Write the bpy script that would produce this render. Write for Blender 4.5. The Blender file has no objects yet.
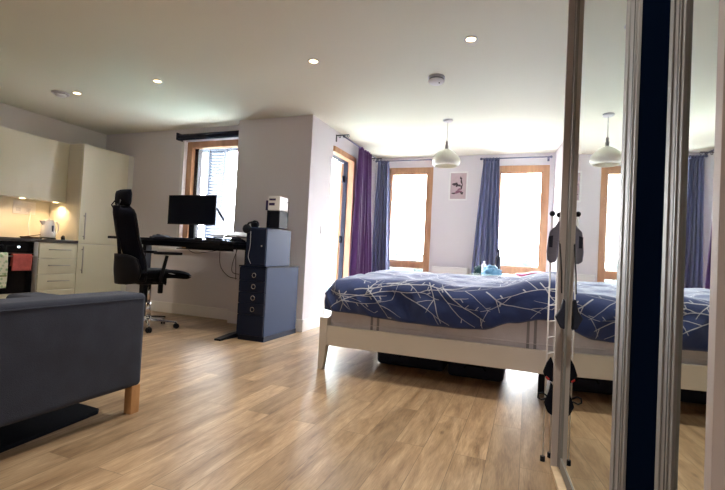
import bpy, bmesh, math, random
from mathutils import Vector, Matrix, noise
C = bpy.context.scene.collection
PI = math.pi
random.seed(7)

# ------------------------------------------------------------------ materials
def new_mat(name):
    m = bpy.data.materials.new(name); m.use_nodes = True
    nt = m.node_tree; b = nt.nodes['Principled BSDF']
    return m, nt, b

def mat(name, col, rough=.5, metal=0, bump=0, bscale=40, var=0, vscale=4, spec=.5, trans=0, emit=None, estr=0, sheen=0, stretch=None, coat=0):
    m, nt, b = new_mat(name)
    b.inputs['Base Color'].default_value = (*col, 1)
    b.inputs['Roughness'].default_value = rough
    b.inputs['Metallic'].default_value = metal
    b.inputs['Specular IOR Level'].default_value = spec
    b.inputs['Transmission Weight'].default_value = trans
    b.inputs['Sheen Weight'].default_value = sheen
    b.inputs['Coat Weight'].default_value = coat
    if emit:
        b.inputs['Emission Color'].default_value = (*emit, 1); b.inputs['Emission Strength'].default_value = estr
    tc = nt.nodes.new('ShaderNodeTexCoord'); mp = nt.nodes.new('ShaderNodeMapping')
    nt.links.new(tc.outputs['Object'], mp.inputs[0])
    if stretch: mp.inputs['Scale'].default_value = stretch
    if var:
        n = nt.nodes.new('ShaderNodeTexNoise'); n.inputs['Scale'].default_value = vscale; n.inputs['Detail'].default_value = 6
        nt.links.new(mp.outputs[0], n.inputs['Vector'])
        r = nt.nodes.new('ShaderNodeValToRGB')
        r.color_ramp.elements[0].position = .3; r.color_ramp.elements[1].position = .7
        r.color_ramp.elements[0].color = (*[max(0, c * (1 - var)) for c in col], 1)
        r.color_ramp.elements[1].color = (*[min(1, c * (1 + var)) for c in col], 1)
        nt.links.new(n.outputs[0], r.inputs[0]); nt.links.new(r.outputs[0], b.inputs['Base Color'])
    if bump:
        n = nt.nodes.new('ShaderNodeTexNoise'); n.inputs['Scale'].default_value = bscale; n.inputs['Detail'].default_value = 4
        nt.links.new(mp.outputs[0], n.inputs['Vector'])
        bp = nt.nodes.new('ShaderNodeBump'); bp.inputs['Strength'].default_value = bump; bp.inputs['Distance'].default_value = .01
        nt.links.new(n.outputs[0], bp.inputs['Height']); nt.links.new(bp.outputs[0], b.inputs['Normal'])
    return m

def floor_mat():
    m, nt, b = new_mat('oak_laminate')
    N = nt.nodes; L = nt.links
    tc = N.new('ShaderNodeTexCoord'); sx = N.new('ShaderNodeSeparateXYZ'); cx = N.new('ShaderNodeCombineXYZ')
    L.new(tc.outputs['Object'], sx.inputs[0]); L.new(sx.outputs[1], cx.inputs[0]); L.new(sx.outputs[0], cx.inputs[1])
    br = N.new('ShaderNodeTexBrick'); L.new(cx.outputs[0], br.inputs[0])
    br.inputs['Scale'].default_value = 1; br.inputs['Brick Width'].default_value = 1.28; br.inputs['Row Height'].default_value = .145
    br.inputs['Mortar Size'].default_value = .0016; br.inputs['Mortar Smooth'].default_value = .2; br.offset = .37
    br.inputs['Color1'].default_value = (0, 0, 0, 1); br.inputs['Color2'].default_value = (1, 1, 1, 1); br.inputs['Mortar'].default_value = (.5, .5, .5, 1)
    # grain, stretched along the plank, shifted per plank
    mul = N.new('ShaderNodeVectorMath'); mul.operation = 'SCALE'; mul.inputs['Scale'].default_value = 7; L.new(br.outputs['Color'], mul.inputs[0])
    add = N.new('ShaderNodeVectorMath'); add.operation = 'ADD'; L.new(cx.outputs[0], add.inputs[0]); L.new(mul.outputs[0], add.inputs[1])
    mp = N.new('ShaderNodeMapping'); mp.inputs['Scale'].default_value = (1.6, 9, 1); L.new(add.outputs[0], mp.inputs[0])
    n1 = N.new('ShaderNodeTexNoise'); n1.inputs['Scale'].default_value = 1.6; n1.inputs['Detail'].default_value = 8; n1.inputs['Roughness'].default_value = .62; n1.inputs['Distortion'].default_value = .6
    L.new(mp.outputs[0], n1.inputs['Vector'])
    mp2 = N.new('ShaderNodeMapping'); mp2.inputs['Scale'].default_value = (7, 110, 1); L.new(add.outputs[0], mp2.inputs[0])
    n2 = N.new('ShaderNodeTexNoise'); n2.inputs['Scale'].default_value = 2.2; n2.inputs['Detail'].default_value = 5; L.new(mp2.outputs[0], n2.inputs['Vector'])
    r = N.new('ShaderNodeValToRGB'); e = r.color_ramp.elements
    e[0].position = .3; e[0].color = (.185, .112, .062, 1); e[1].position = .74; e[1].color = (.50, .365, .235, 1)
    k = e.new(.5); k.color = (.335, .228, .138, 1)
    L.new(n1.outputs[0], r.inputs[0])
    mx = N.new('ShaderNodeMix'); mx.data_type = 'RGBA'; mx.blend_type = 'OVERLAY'; mx.inputs[0].default_value = .45
    L.new(r.outputs[0], mx.inputs[6]); L.new(n2.outputs[0], mx.inputs[7])
    # plank tone
    mr = N.new('ShaderNodeMapRange'); mr.inputs['To Min'].default_value = .80; mr.inputs['To Max'].default_value = 1.18; L.new(br.outputs['Color'], mr.inputs[0])
    sc = N.new('ShaderNodeVectorMath'); sc.operation = 'SCALE'; L.new(mx.outputs[2], sc.inputs[0]); L.new(mr.outputs[0], sc.inputs['Scale'])
    # knots
    mp3 = N.new('ShaderNodeMapping'); mp3.inputs['Scale'].default_value = (1.1, 3.2, 1); L.new(cx.outputs[0], mp3.inputs[0])
    vo = N.new('ShaderNodeTexVoronoi'); vo.inputs['Scale'].default_value = 1.7; L.new(mp3.outputs[0], vo.inputs[0])
    kr = N.new('ShaderNodeValToRGB'); kr.color_ramp.elements[0].position = .015; kr.color_ramp.elements[0].color = (.35, .3, .25, 1); kr.color_ramp.elements[1].position = .07; kr.color_ramp.elements[1].color = (1, 1, 1, 1)
    L.new(vo.outputs['Distance'], kr.inputs[0])
    mk = N.new('ShaderNodeMix'); mk.data_type = 'RGBA'; mk.blend_type = 'MULTIPLY'; mk.inputs[0].default_value = .7
    L.new(sc.outputs[0], mk.inputs[6]); L.new(kr.outputs[0], mk.inputs[7])
    # seams
    ms = N.new('ShaderNodeMix'); ms.data_type = 'RGBA'; ms.inputs[7].default_value = (.09, .06, .035, 1)
    fm = N.new('ShaderNodeMath'); fm.operation = 'MULTIPLY'; fm.inputs[1].default_value = .65; L.new(br.outputs['Fac'], fm.inputs[0]); L.new(fm.outputs[0], ms.inputs[0])
    L.new(mk.outputs[2], ms.inputs[6]); L.new(ms.outputs[2], b.inputs['Base Color'])
    rr = N.new('ShaderNodeMapRange'); rr.inputs['To Min'].default_value = .27; rr.inputs['To Max'].default_value = .42; L.new(n1.outputs[0], rr.inputs[0]); L.new(rr.outputs[0], b.inputs['Roughness'])
    bp = N.new('ShaderNodeBump'); bp.inputs['Strength'].default_value = .12; bp.inputs['Distance'].default_value = .004; L.new(n2.outputs[0], bp.inputs['Height']); L.new(bp.outputs[0], b.inputs['Normal'])
    return m

def wood(name, c1, c2, scale=(2, 2, 22), rough=.45):
    m, nt, b = new_mat(name); N = nt.nodes; L = nt.links
    tc = N.new('ShaderNodeTexCoord'); mp = N.new('ShaderNodeMapping'); mp.inputs['Scale'].default_value = scale
    L.new(tc.outputs['Object'], mp.inputs[0]); n = N.new('ShaderNodeTexNoise'); n.inputs['Scale'].default_value = 2; n.inputs['Detail'].default_value = 6
    L.new(mp.outputs[0], n.inputs['Vector']); r = N.new('ShaderNodeValToRGB'); r.color_ramp.elements[0].position = .35; r.color_ramp.elements[1].position = .68
    r.color_ramp.elements[0].color = (*c1, 1); r.color_ramp.elements[1].color = (*c2, 1)
    L.new(n.outputs[0], r.inputs[0]); L.new(r.outputs[0], b.inputs['Base Color']); b.inputs['Roughness'].default_value = rough
    return m

def check_mat(name, c1, c2, scale):
    m, nt, b = new_mat(name); N = nt.nodes; L = nt.links
    tc = N.new('ShaderNodeTexCoord'); n = N.new('ShaderNodeTexVoronoi'); n.inputs['Scale'].default_value = scale
    L.new(tc.outputs['Object'], n.inputs['Vector']); r = N.new('ShaderNodeValToRGB'); r.color_ramp.elements[0].position = .25; r.color_ramp.elements[1].position = .5
    r.color_ramp.elements[0].color = (*c2, 1); r.color_ramp.elements[1].color = (*c1, 1)
    L.new(n.outputs['Distance'], r.inputs[0]); L.new(r.outputs[0], b.inputs['Base Color']); b.inputs['Roughness'].default_value = .9
    return m

def glass_mat(name='window_glass', tint=(1, 1, 1), mirror_mix=.06):
    m, nt, b = new_mat(name); N = nt.nodes; L = nt.links; N.remove(b)
    t = N.new('ShaderNodeBsdfTransparent'); t.inputs[0].default_value = (*tint, 1)
    g = N.new('ShaderNodeBsdfGlossy'); g.inputs['Roughness'].default_value = .02
    mx = N.new('ShaderNodeMixShader'); mx.inputs[0].default_value = mirror_mix
    L.new(t.outputs[0], mx.inputs[1]); L.new(g.outputs[0], mx.inputs[2]); L.new(mx.outputs[0], N['Material Output'].inputs[0])
    return m

M = dict(
    wall=mat('wall_paint', (.72, .70, .745), .75, bump=.05, bscale=180, var=.012, vscale=2),
    wallc=mat('kitchen_wall_paint', (.70, .68, .62), .7, var=.012, vscale=2),
    ceil=mat('ceiling_paint', (.79, .795, .69), .8, var=.01, vscale=1.5),
    floor=floor_mat(),
    trim=mat('white_gloss_trim', (.80, .79, .80), .35, var=.01),
    oak=wood('window_oak', (.44, .235, .125), (.60, .35, .20), (6, 6, 1.2)),
    glass=glass_mat(),
    balcglass=glass_mat('balustrade_glass', (.72, .90, .90), .08),
    alu=mat('dark_aluminium', (.010, .014, .034), .45, spec=.25),
    cream=mat('cream_cabinet_gloss', (.72, .70, .54), .28, var=.01),
    creamside=mat('cabinet_carcass', (.66, .645, .57), .4, var=.01),
    worktop=mat('dark_worktop', (.055, .05, .05), .3, var=.35, vscale=60),
    steel=mat('brushed_steel', (.50, .49, .46), .3, metal=1, bump=.05, bscale=200),
    chrome=mat('chrome', (.75, .76, .80), .12, metal=1),
    blackglass=mat('black_oven_glass', (.006, .006, .008), .08),
    blk=mat('black_plastic', (.004, .0055, .012), .5, spec=.2, bump=.03, bscale=120),
    blk2=mat('black_fabric', (.0035, .0045, .010), .9, spec=.15, bump=.2, bscale=300),
    mesh=mat('chair_mesh_fabric', (.0045, .006, .016), .85, spec=.15, bump=.5, bscale=420),
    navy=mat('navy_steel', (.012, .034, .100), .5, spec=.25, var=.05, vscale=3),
    navyshade=mat('navy_steel_shaded', (.0045, .010, .032), .5, spec=.2, var=.05, vscale=3),  # same navy steel, with the shade of the fronts put into the colour
    white=mat('white_plastic', (.80, .80, .82), .35, var=.01),
    whitem=mat('white_painted_metal', (.78, .78, .79), .3, var=.01),
    silver=mat('silver_plastic', (.62, .62, .66), .35, metal=.3),
    screen=mat('monitor_screen', (.002, .004, .012), .4, spec=.12),
    sofa=mat('slate_sofa_fabric', (.034, .040, .062), .92, spec=.2, bump=.35, bscale=260, var=.12, vscale=9, sheen=.08),
    pine=wood('sofa_leg_wood', (.40, .20, .08), (.60, .34, .15), (5, 5, 2)),
    bedframe=mat('cream_bed_frame', (.72, .70, .66), .38, var=.015),
    mattress=mat('mattress_ticking', (.66, .64, .69), .85, bump=.25, bscale=160, var=.05, vscale=14),
    strap=mat('grey_strap', (.27, .27, .30), .85, bump=.2, bscale=200),
    duvet=mat('navy_duvet_cotton', (.011, .036, .165), .78, bump=.35, bscale=26, var=.14, vscale=5, sheen=.35),
    twig=mat('white_twig_print', (.50, .54, .66), .8, var=.06, vscale=20),
    pillow=mat('blue_pillow_cotton', (.05, .10, .28), .8, bump=.2, bscale=20),
    purple=mat('purple_curtain_fabric', (.060, .009, .105), .8, bump=.2, bscale=150, var=.1, vscale=6, sheen=.3),
    bluec=mat('slate_blue_curtain_fabric', (.125, .145, .28), .8, bump=.2, bscale=150, var=.08, vscale=6, sheen=.3),
    rail=mat('grey_blue_rail', (.16, .18, .28), .4, metal=.5),
    railb=mat('dark_bracket', (.05, .05, .06), .4, metal=.5),
    shade=mat('pendant_shade_glaze', (.86, .84, .74), .3, trans=0.0, var=.01),
    cord=mat('grey_cord', (.35, .35, .34), .5),
    taupe=mat('taupe_wardrobe_board', (.46, .415, .41), .55, var=.03, vscale=3, stretch=(6, 6, .6)),
    doorframe=mat('satin_aluminium', (.27, .27, .275), .5, metal=.25, spec=.3),
    doorgap=mat('black_gasket', (.01, .01, .012), .6),
    mirror=mat('mirror_silver', (.80, .86, .83), .015, metal=1),
    navyglass=mat('navy_lacquered_glass', (.0014, .0040, .0125), .7, spec=0),
    birch=wood('birch_plinth', (.55, .42, .28), (.72, .58, .42), (8, 1, 8)),
    warm=mat('warm_lamp_glow', (1, .9, .7), .5, emit=(1, .66, .30), estr=3.2),
    warm2=mat('warm_under_cabinet_glow', (1, .8, .5), .5, emit=(1, .70, .35), estr=3),
    red=mat('red_towel_cotton', (.42, .085, .075), .95, bump=.5, bscale=200, var=.2, vscale=22),
    creamtowel=check_mat('cream_patterned_cotton', (.66, .64, .50), (.26, .38, .20), 26),
    olive=mat('olive_band_cotton', (.20, .22, .07), .9, bump=.3),
    brown=mat('dark_brown_wood', (.07, .035, .015), .5),
    prntlav=mat('mauve_print_paper', (.50, .40, .44), .8, var=.08, vscale=12),
    prntdk=mat('dark_print_ink', (.06, .045, .055), .8),
    prntrs=mat('rose_print_ink', (.22, .10, .15), .8),
    stripe=mat('dark_violet_label', (.02, .01, .09), .5),
    glasst=mat('pale_glass_tabletop', (.62, .72, .66), .12),
    teal=mat('dark_teal_cloth', (.01, .05, .06), .8),
    paleblue=mat('pale_blue_plastic_film', (.13, .34, .58), .35, bump=.4, bscale=14),
    pink=mat('pink_cloth', (.70, .16, .28), .8),
    bottle=mat('dark_bottle_glass', (.008, .012, .03), .1),
    bag=mat('navy_storage_fabric', (.010, .014, .035), .8, bump=.3, bscale=60),
    greycap=mat('grey_felt', (.16, .16, .22), .9, bump=.3, bscale=120),
    paving=mat('balcony_paving', (.52, .51, .48), .85, var=.1, vscale=3),
    louvre=mat('blue_grey_cladding', (.020, .029, .056), .55, var=.06),
    land=mat('pale_meadow', (.022, .028, .021), .95, var=.3, vscale=.02),
    leaf=mat('distant_tree_foliage', (.014, .022, .019), .95, var=.3, vscale=.3),
    led=mat('blue_white_led', (.8, .9, 1), .4, emit=(.75, .87, 1), estr=2.5),
    red2=mat('red_trim', (.4, .02, .02), .6),
)

# ------------------------------------------------------------------ mesh builder
class MB:
    def __init__(s): s.bm = bmesh.new(); s.mi = 0
    def _f(s, vs):
        try:
            f = s.bm.faces.new(vs); f.material_index = s.mi; return f
        except ValueError: return None
    def box(s, x0, x1, y0, y1, z0, z1, mt=None):
        ps = [(x0, y0, z0), (x1, y0, z0), (x1, y1, z0), (x0, y1, z0), (x0, y0, z1), (x1, y0, z1), (x1, y1, z1), (x0, y1, z1)]
        if mt is not None: ps = [mt @ Vector(p) for p in ps]
        v = [s.bm.verts.new(p) for p in ps]
        for q in ((3, 2, 1, 0), (4, 5, 6, 7), (0, 1, 5, 4), (1, 2, 6, 5), (2, 3, 7, 6), (3, 0, 4, 7)): s._f([v[i] for i in q])
        return s
    def hexa(s, b, t):            # two quads of points, lower and upper
        v = [s.bm.verts.new(p) for p in list(b) + list(t)]
        for q in ((3, 2, 1, 0), (4, 5, 6, 7), (0, 1, 5, 4), (1, 2, 6, 5), (2, 3, 7, 6), (3, 0, 4, 7)): s._f([v[i] for i in q])
        return s
    def prism(s, pts, axis, a, b):   # outline in the two other axes, extruded along axis from a to b
        def P(p, h):
            q = list(p); q.insert(axis, h); return q
        lo = [s.bm.verts.new(P(p, a)) for p in pts]; hi = [s.bm.verts.new(P(p, b)) for p in pts]
        s._f(lo[::-1]); s._f(hi); n = len(pts)
        for i in range(n): s._f([lo[i], lo[(i + 1) % n], hi[(i + 1) % n], hi[i]])
        return s
    def tube(s, path, r, n=10, cap=True):
        path = [Vector(p) for p in path]; rs = r if isinstance(r, (list, tuple)) else [r] * len(path)
        rings = []; prev = None
        for i, p in enumerate(path):
            t = (path[min(i + 1, len(path) - 1)] - path[max(i - 1, 0)]).normalized()
            if prev is None:
                a = t.cross(Vector((0, 0, 1)));
                if a.length < .05: a = t.cross(Vector((1, 0, 0)))
                a.normalize()
            else:
                a = prev - t * prev.dot(t)
                if a.length < 1e-5: a = t.orthogonal()
                a.normalize()
            prev = a; b = t.cross(a)
            rings.append([s.bm.verts.new(p + (a * math.cos(2 * PI * k / n) + b * math.sin(2 * PI * k / n)) * rs[i]) for k in range(n)])
        for A, B in zip(rings, rings[1:]):
            for k in range(n): s._f([A[k], A[(k + 1) % n], B[(k + 1) % n], B[k]])
        if cap: s._f(rings[0][::-1]); s._f(rings[-1])
        return s
    def lathe(s, prof, c=(0, 0, 0), n=32, mt=None, close=False):
        c = Vector(c); rings = []
        for r, z in prof:
            ring = []
            for k in range(n):
                p = Vector((r * math.cos(2 * PI * k / n), r * math.sin(2 * PI * k / n), z))
                if mt is not None: p = mt @ p
                ring.append(s.bm.verts.new(p + c))
            rings.append(ring)
        for A, B in zip(rings, rings[1:]):
            for k in range(n): s._f([A[k], A[(k + 1) % n], B[(k + 1) % n], B[k]])
        if close:
            for k in range(n): s._f([rings[-1][k], rings[-1][(k + 1) % n], rings[0][(k + 1) % n], rings[0][k]])
        else:
            if prof[0][0] > 1e-6: s._f(rings[0][::-1])
            if prof[-1][0] > 1e-6: s._f(rings[-1])
        return s
    def ball(s, c, rx, ry=None, rz=None, mt=None, n=16):
        ry = rx if ry is None else ry; rz = rx if rz is None else rz
        prof = [(math.sin(PI * i / n), -math.cos(PI * i / n)) for i in range(n + 1)]
        sc = Matrix.Diagonal((rx, ry, rz)).to_4x4()
        return s.lathe(prof, c, 2 * n, (mt @ sc) if mt is not None else sc)
    def grid(s, fn, nu, nv):
        V = [[s.bm.verts.new(fn(i / nu, j / nv)) for j in range(nv + 1)] for i in range(nu + 1)]
        for i in range(nu):
            for j in range(nv): s._f([V[i][j], V[i + 1][j], V[i + 1][j + 1], V[i][j + 1]])
        return s

def top_of(o):
    while o.parent: o = o.parent
    return o

def build(mb, name, material, parent=None, bevel=0, smooth=False, seg=2, solid=0, local=False, loc=None, subsurf=0):
    bmesh.ops.remove_doubles(mb.bm, verts=mb.bm.verts, dist=1e-5)
    bmesh.ops.recalc_face_normals(mb.bm, faces=mb.bm.faces)
    me = bpy.data.meshes.new(name)
    off = Vector((0, 0, 0))
    if parent is None:
        if loc is not None: off = Vector(loc)
        else:
            xs = [v.co for v in mb.bm.verts]
            off = Vector(((min(v.x for v in xs) + max(v.x for v in xs)) / 2, (min(v.y for v in xs) + max(v.y for v in xs)) / 2, min(v.z for v in xs)))
    elif not local and not top_of(parent).get('_l'): off = Vector(top_of(parent).location)
    for v in mb.bm.verts: v.co -= off
    mb.bm.to_mesh(me); mb.bm.free()
    for m in (material if isinstance(material, (list, tuple)) else [material]): me.materials.append(M[m] if isinstance(m, str) else m)
    o = bpy.data.objects.new(name, me); C.objects.link(o)
    if parent is None: o.location = off
    else: o.parent = parent
    if smooth:
        for p in me.polygons: p.use_smooth = True
    if solid:
        md = o.modifiers.new('thickness', 'SOLIDIFY'); md.thickness = solid; md.offset = 0
    if bevel:
        md = o.modifiers.new('edges', 'BEVEL'); md.width = bevel; md.segments = seg; md.limit_method = 'ANGLE'; md.angle_limit = .6
        md.harden_normals = False
    if subsurf:
        md = o.modifiers.new('smooth', 'SUBSURF'); md.levels = subsurf; md.render_levels = subsurf
    return o

def tag(o, label, cat, group=None):
    o['label'] = label; o['category'] = cat
    if group: o['group'] = group
    return o
def thing(name, label, cat, loc, rotz=0, group=None, local=False):
    o = bpy.data.objects.new(name, None); C.objects.link(o); o.empty_display_size = .1
    o.location = loc; o.rotation_euler = (0, 0, rotz)
    if local or rotz: o['_l'] = 1
    return tag(o, label, cat, group)
def struct(mb, name, m, parent=None, **k):
    o = build(mb, name, m, parent, loc=(0, 0, 0) if parent is None else None, **k)
    if parent is None: o['kind'] = 'structure'
    return o
def struct_root(name, loc):
    o = bpy.data.objects.new(name, None); C.objects.link(o); o.location = loc; o['kind'] = 'structure'; o.empty_display_size = .1; return o
def dup(root, loc, label, rotz=None):
    r = root.copy(); C.objects.link(r); r.location = loc; r['label'] = label
    if rotz is not None: r.rotation_euler = (0, 0, rotz)
    for ch in list(root.children):
        c = ch.copy(); C.objects.link(c); c.parent = r
        for g in list(ch.children):
            d = g.copy(); C.objects.link(d); d.parent = c
    return r
def B(*a): return MB().box(*a)

# ------------------------------------------------------------------ room
TH = math.radians(5.2)
H = 2.5
XK, YD, YP, XP, YB = -5.90, 4.548, 4.384, -2.379, 6.622
PL = -3.405                       # left end of the pillar
YF = -2.2
def xr(y): return .30 + (YB - y) * math.tan(TH)

struct(MB().prism([(XK - .2, YF - .2), (xr(YF) + .3, YF - .2), (xr(YF) + .3, YF), (xr(YB) + .3, YB + .02), (XP - .12, YB + .02), (XP - .12, YD + .12), (XK - .2, YD + .12)], 2, -.1, 0), 'floor', 'floor')
struct(MB().prism([(XK - .2, YF - .2), (xr(YF) + .3, YF - .2), (xr(YF) + .3, YF), (xr(YB) + .3, YB + .3), (XP - .3, YB + .3), (XP - .3, YD + .3), (XK - .2, YD + .3)], 2, H, H + .2), 'ceiling', 'ceil')
struct(B(XK - .2, XK, YF - .2, YD + .3, 0, H), 'wall_left', 'wallc')
struct(B(XK - .2, xr(YF) + .3, YF - .2, YF, 0, H), 'wall_front', 'wall')
# window in the desk wall
DW = (-4.46, PL, .88, 2.335)
wd = MB(); T = .30
wd.box(XK, DW[0], YD, YD + T, 0, H); wd.box(DW[0], DW[1], YD, YD + T, 0, DW[2]); wd.box(DW[0], DW[1], YD, YD + T, DW[3], H)
struct(wd, 'wall_desk', 'wall')
struct(B(PL, XP, YP, YD + T, 0, H), 'wall_pillar', 'wall')
DO = (4.965, 5.74, 0.0, 2.30)       # balcony door opening in y and z
w = MB(); w.box(XP - T, XP, YD + T, DO[0], 0, H); w.box(XP - T, XP, DO[1], YB + T, 0, H); w.box(XP - T, XP, DO[0], DO[1], DO[3], H)
struct(w, 'wall_side', 'wall')
W1 = (-2.19, -1.43, .04, 2.335); W2 = (-.52, .238, .04, 2.325)
w = MB(); w.box(XP, W1[0], YB, YB + T, 0, H); w.box(W1[0], W1[1], YB, YB + T, 0, W1[2]); w.box(W1[0], W1[1], YB, YB + T, W1[3], H)
w.box(W1[1], W2[0], YB, YB + T, 0, H); w.box(W2[0], W2[1], YB, YB + T, 0, W2[2]); w.box(W2[0], W2[1], YB, YB + T, W2[3], H); w.box(W2[1], xr(YB) + .35, YB, YB + T, 0, H)
struct(w, 'wall_back', 'wall')
struct(MB().prism([(xr(YF), YF), (xr(YB), YB), (xr(YB) + .2, YB), (xr(YF) + .2, YF)], 2, 0, H), 'wall_right', 'wall')

# baseboards
def skirting(name, m): struct(m, name, 'trim', bevel=.004)
skirting('baseboard_desk', B(-5.28, PL - .001, YD - .018, YD, 0, .14))
skirting('baseboard_pillar', B(PL, XP + .018, YP - .018, YP, 0, .14))
skirting('baseboard_side', B(XP, XP + .018, YP, DO[0] - .06, 0, .14).box(XP, XP + .018, DO[1] + .06, YB, 0, .14))
skirting('baseboard_back', B(XP + .02, W1[0], YB - .018, YB, 0, .14).box(W1[1], W2[0], YB - .018, YB, 0, .14))

# windows: oak frame + sash + mullion, glass
def back_window(name, W):
    r = struct_root(name, ((W[0] + W[1]) / 2, YB, W[2]))
    x0, x1, z0, z1 = W; y0, y1 = YB - .005, YB + .085; f = .085; zt = .80
    m = MB().box(x0, x0 + f, y0, y1, z0, z1).box(x1 - f, x1, y0, y1, z0, z1).box(x0 + f, x1 - f, y0, y1, z1 - f, z1).box(x0 + f, x1 - f, y0, y1, z0, z0 + f)
    m.box(x0 + f, x1 - f, y0, y1, zt - .055, zt + .04)
    build(m, 'window_frame', 'oak', r, bevel=.006)
    s = .02
    m = MB().box(x0 + f, x0 + f + s, y0 + .015, y1 - .01, zt + .04, z1 - f).box(x1 - f - s, x1 - f, y0 + .015, y1 - .01, zt + .04, z1 - f)
    m.box(x0 + f + s, x1 - f - s, y0 + .015, y1 - .01, zt + .04, zt + .06).box(x0 + f + s, x1 - f - s, y0 + .015, y1 - .01, z1 - f - s, z1 - f)
    build(m, 'sash', 'oak', r, bevel=.003)
    build(B(x0 + f + s, x1 - f - s, y0 + .05, y0 + .056, zt + .06, z1 - f - s), 'glass', 'glass', r)
    build(B(x0 + f, x1 - f, y0 + .05, y0 + .056, z0 + f, zt - .055), 'glass', 'glass', r)
    a = MB().box(x0, x0 + .05, y1, y1 + .03, z0, z1).box(x1 - .05, x1, y1, y1 + .03, z0, z1).box(x0 + .05, x1 - .05, y1, y1 + .03, z1 - .05, z1)
    build(a, 'outer_cladding', 'alu', r)
back_window('window_1', W1); back_window('window_2', W2)

# window 3 over the desk
r = struct_root('window_3', ((DW[0] + DW[1]) / 2, YD, DW[2]))
x0, x1, z0, z1 = DW; y0, y1 = YD + .06, YD + .15
f = .085
build(MB().box(x0 + .045, x0 + .045 + f, y0, y1, z0, z1).box(x1 - .02, x1, y0, y1, z0, z1).box(x0 + .045 + f, x1 - .02, y0, y1, z1 - f, z1).box(x0 + .045 + f, x1 - .02, y0, y1, z0, z0 + .07), 'window_frame', 'oak', r, bevel=.005)
build(B(x0, x0 + .045, YD + .001, y1, z0, z1), 'reveal_board', 'trim', r)
build(B(x0 + .13, x1 - .02, y0 + .05, y0 + .056, z0 + .07, z1 - f), 'glass', 'glass', r)
build(B(x0 + .13, x0 + .19, y0 + .06, y1 + .05, z0 + .07, z1 - f), 'outer_cladding', 'alu', r)
build(B(x0 - .25, x1 - .002, YD - .055, YD + .055, DW[2] - .03, DW[2]), 'window_sill', 'trim', r, bevel=.006)

# balcony door
r = struct_root('door_1', (XP, DO[1], 0))
ya, yb, z0, z1 = DO; xo = XP - .09; f = .07
build(MB().box(xo, XP - .05, ya, ya + .045, 0, z1).box(xo, XP + .008, yb - f, yb, 0, z1).box(xo, XP + .008, ya + .045, yb - f, z1 - f, z1).box(xo, XP + .008, ya + f, yb - f, 0, .03), 'door_frame', 'oak', r, bevel=.005)
build(MB().box(xo - .06, xo, yb - f - .012, yb, 0, z1).box(xo - .10, xo, ya, ya + f, 0, z1).box(xo - .10, xo, ya + f, yb - f, z1 - f, z1), 'outer_cladding', 'alu', r)
hg = MB()
for z in (.28, 1.12, 1.98): hg.tube([(xo - .05, yb - f - .03, z - .05), (xo - .05, yb - f - .03, z + .05)], .018)
build(hg, 'hinge', 'blk', r, smooth=True)
# open leaf, swung out over the balcony
a = math.radians(148); dv = Vector((-math.sin(a), -math.cos(a), 0)); nv = Vector((dv.y, -dv.x, 0)); hp = Vector((xo - .11, yb - f + .01, 0))
def leafbox(m, s0, s1, t0, t1, za, zb):
    q = lambda s_, t_, z: hp + dv * s_ + nv * t_ + Vector((0, 0, z))
    m.hexa([q(s0, t0, za), q(s1, t0, za), q(s1, t1, za), q(s0, t1, za)], [q(s0, t0, zb), q(s1, t0, zb), q(s1, t1, zb), q(s0, t1, zb)])
Lw = .64
m = MB(); leafbox(m, 0, .09, 0, .06, .03, 2.22); leafbox(m, Lw - .09, Lw, 0, .06, .03, 2.22); leafbox(m, .09, Lw - .09, 0, .06, .03, .16); leafbox(m, .09, Lw - .09, 0, .06, 2.13, 2.22)
lf = build(m, 'door_leaf', 'oak', r, bevel=.004)
m = MB(); leafbox(m, .09, Lw - .09, .026, .034, .16, 2.13); build(m, 'glass', 'glass', lf)
m = MB(); leafbox(m, Lw - .06, Lw - .03, -.05, -.03, 1.0, 1.14); leafbox(m, Lw - .055, Lw - .035, -.04, 0, 1.04, 1.06); build(m, 'door_handle', 'steel', lf)

# ------------------------------------------------------------------ outside
struct(B(-7.2, XP - T, YD + T, 7.1, -.25, -.04), 'balcony_floor', 'paving')
struct(B(XP - T, 1.2, YB + T, 8.1, -.25, -.04), 'balcony_ledge', 'paving')
struct(B(-9, 3, 4.9, 9.0, -.6, -.26), 'balcony_slab', 'paving')
g = thing('glass_balustrade', 'clear glass balustrade with grey top rail beyond the open balcony door', 'balustrade', (-4.6, 7.0, -.04))
build(MB().box(-7.1, XP - T - .02, 7.0, 7.012, .06, 1.02), 'glass_panel', 'balcglass', g)
build(B(-7.1, XP - T - .02, 6.985, 7.03, 1.02, 1.06), 'top_rail', 'rail', g, bevel=.004)
for x in (-7.05, -5.6, -4.2, -2.75): build(B(x, x + .05, 6.99, 7.03, -.04, 1.02), 'post', 'rail', g)
# slatted privacy column outside the desk window
g = thing('louvred_screen', 'blue grey louvred screen standing outside the desk window', 'screen', (-5.35, 6.3, -.04))
LX = (-5.53, -5.13)
build(MB().box(LX[0], LX[0] + .04, 6.28, 6.36, -.04, 2.7).box(LX[1] - .04, LX[1], 6.28, 6.36, -.04, 2.7), 'frame', 'louvre', g)
m = MB()
for i in range(50):
    z = .02 + i * .054; dz_ = .034
    m.hexa([(LX[0] + .04, 6.29, z), (LX[1] - .04, 6.29, z), (LX[1] - .04, 6.33, z + dz_), (LX[0] + .04, 6.33, z + dz_)],
           [(LX[0] + .04, 6.29, z + .026), (LX[1] - .04, 6.29, z + .026), (LX[1] - .04, 6.33, z + .060), (LX[0] + .04, 6.33, z + .060)])
build(m, 'louvre_blades', 'louvre', g)
build(B(-7.1, -3.6, 6.30, 6.34, 2.66, 2.715), 'head_beam', 'louvre', g)
struct(B(-8.5, XP - T - .001, YD + T, 6.6, 2.72, 2.95), 'trim_1', 'trim')
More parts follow.
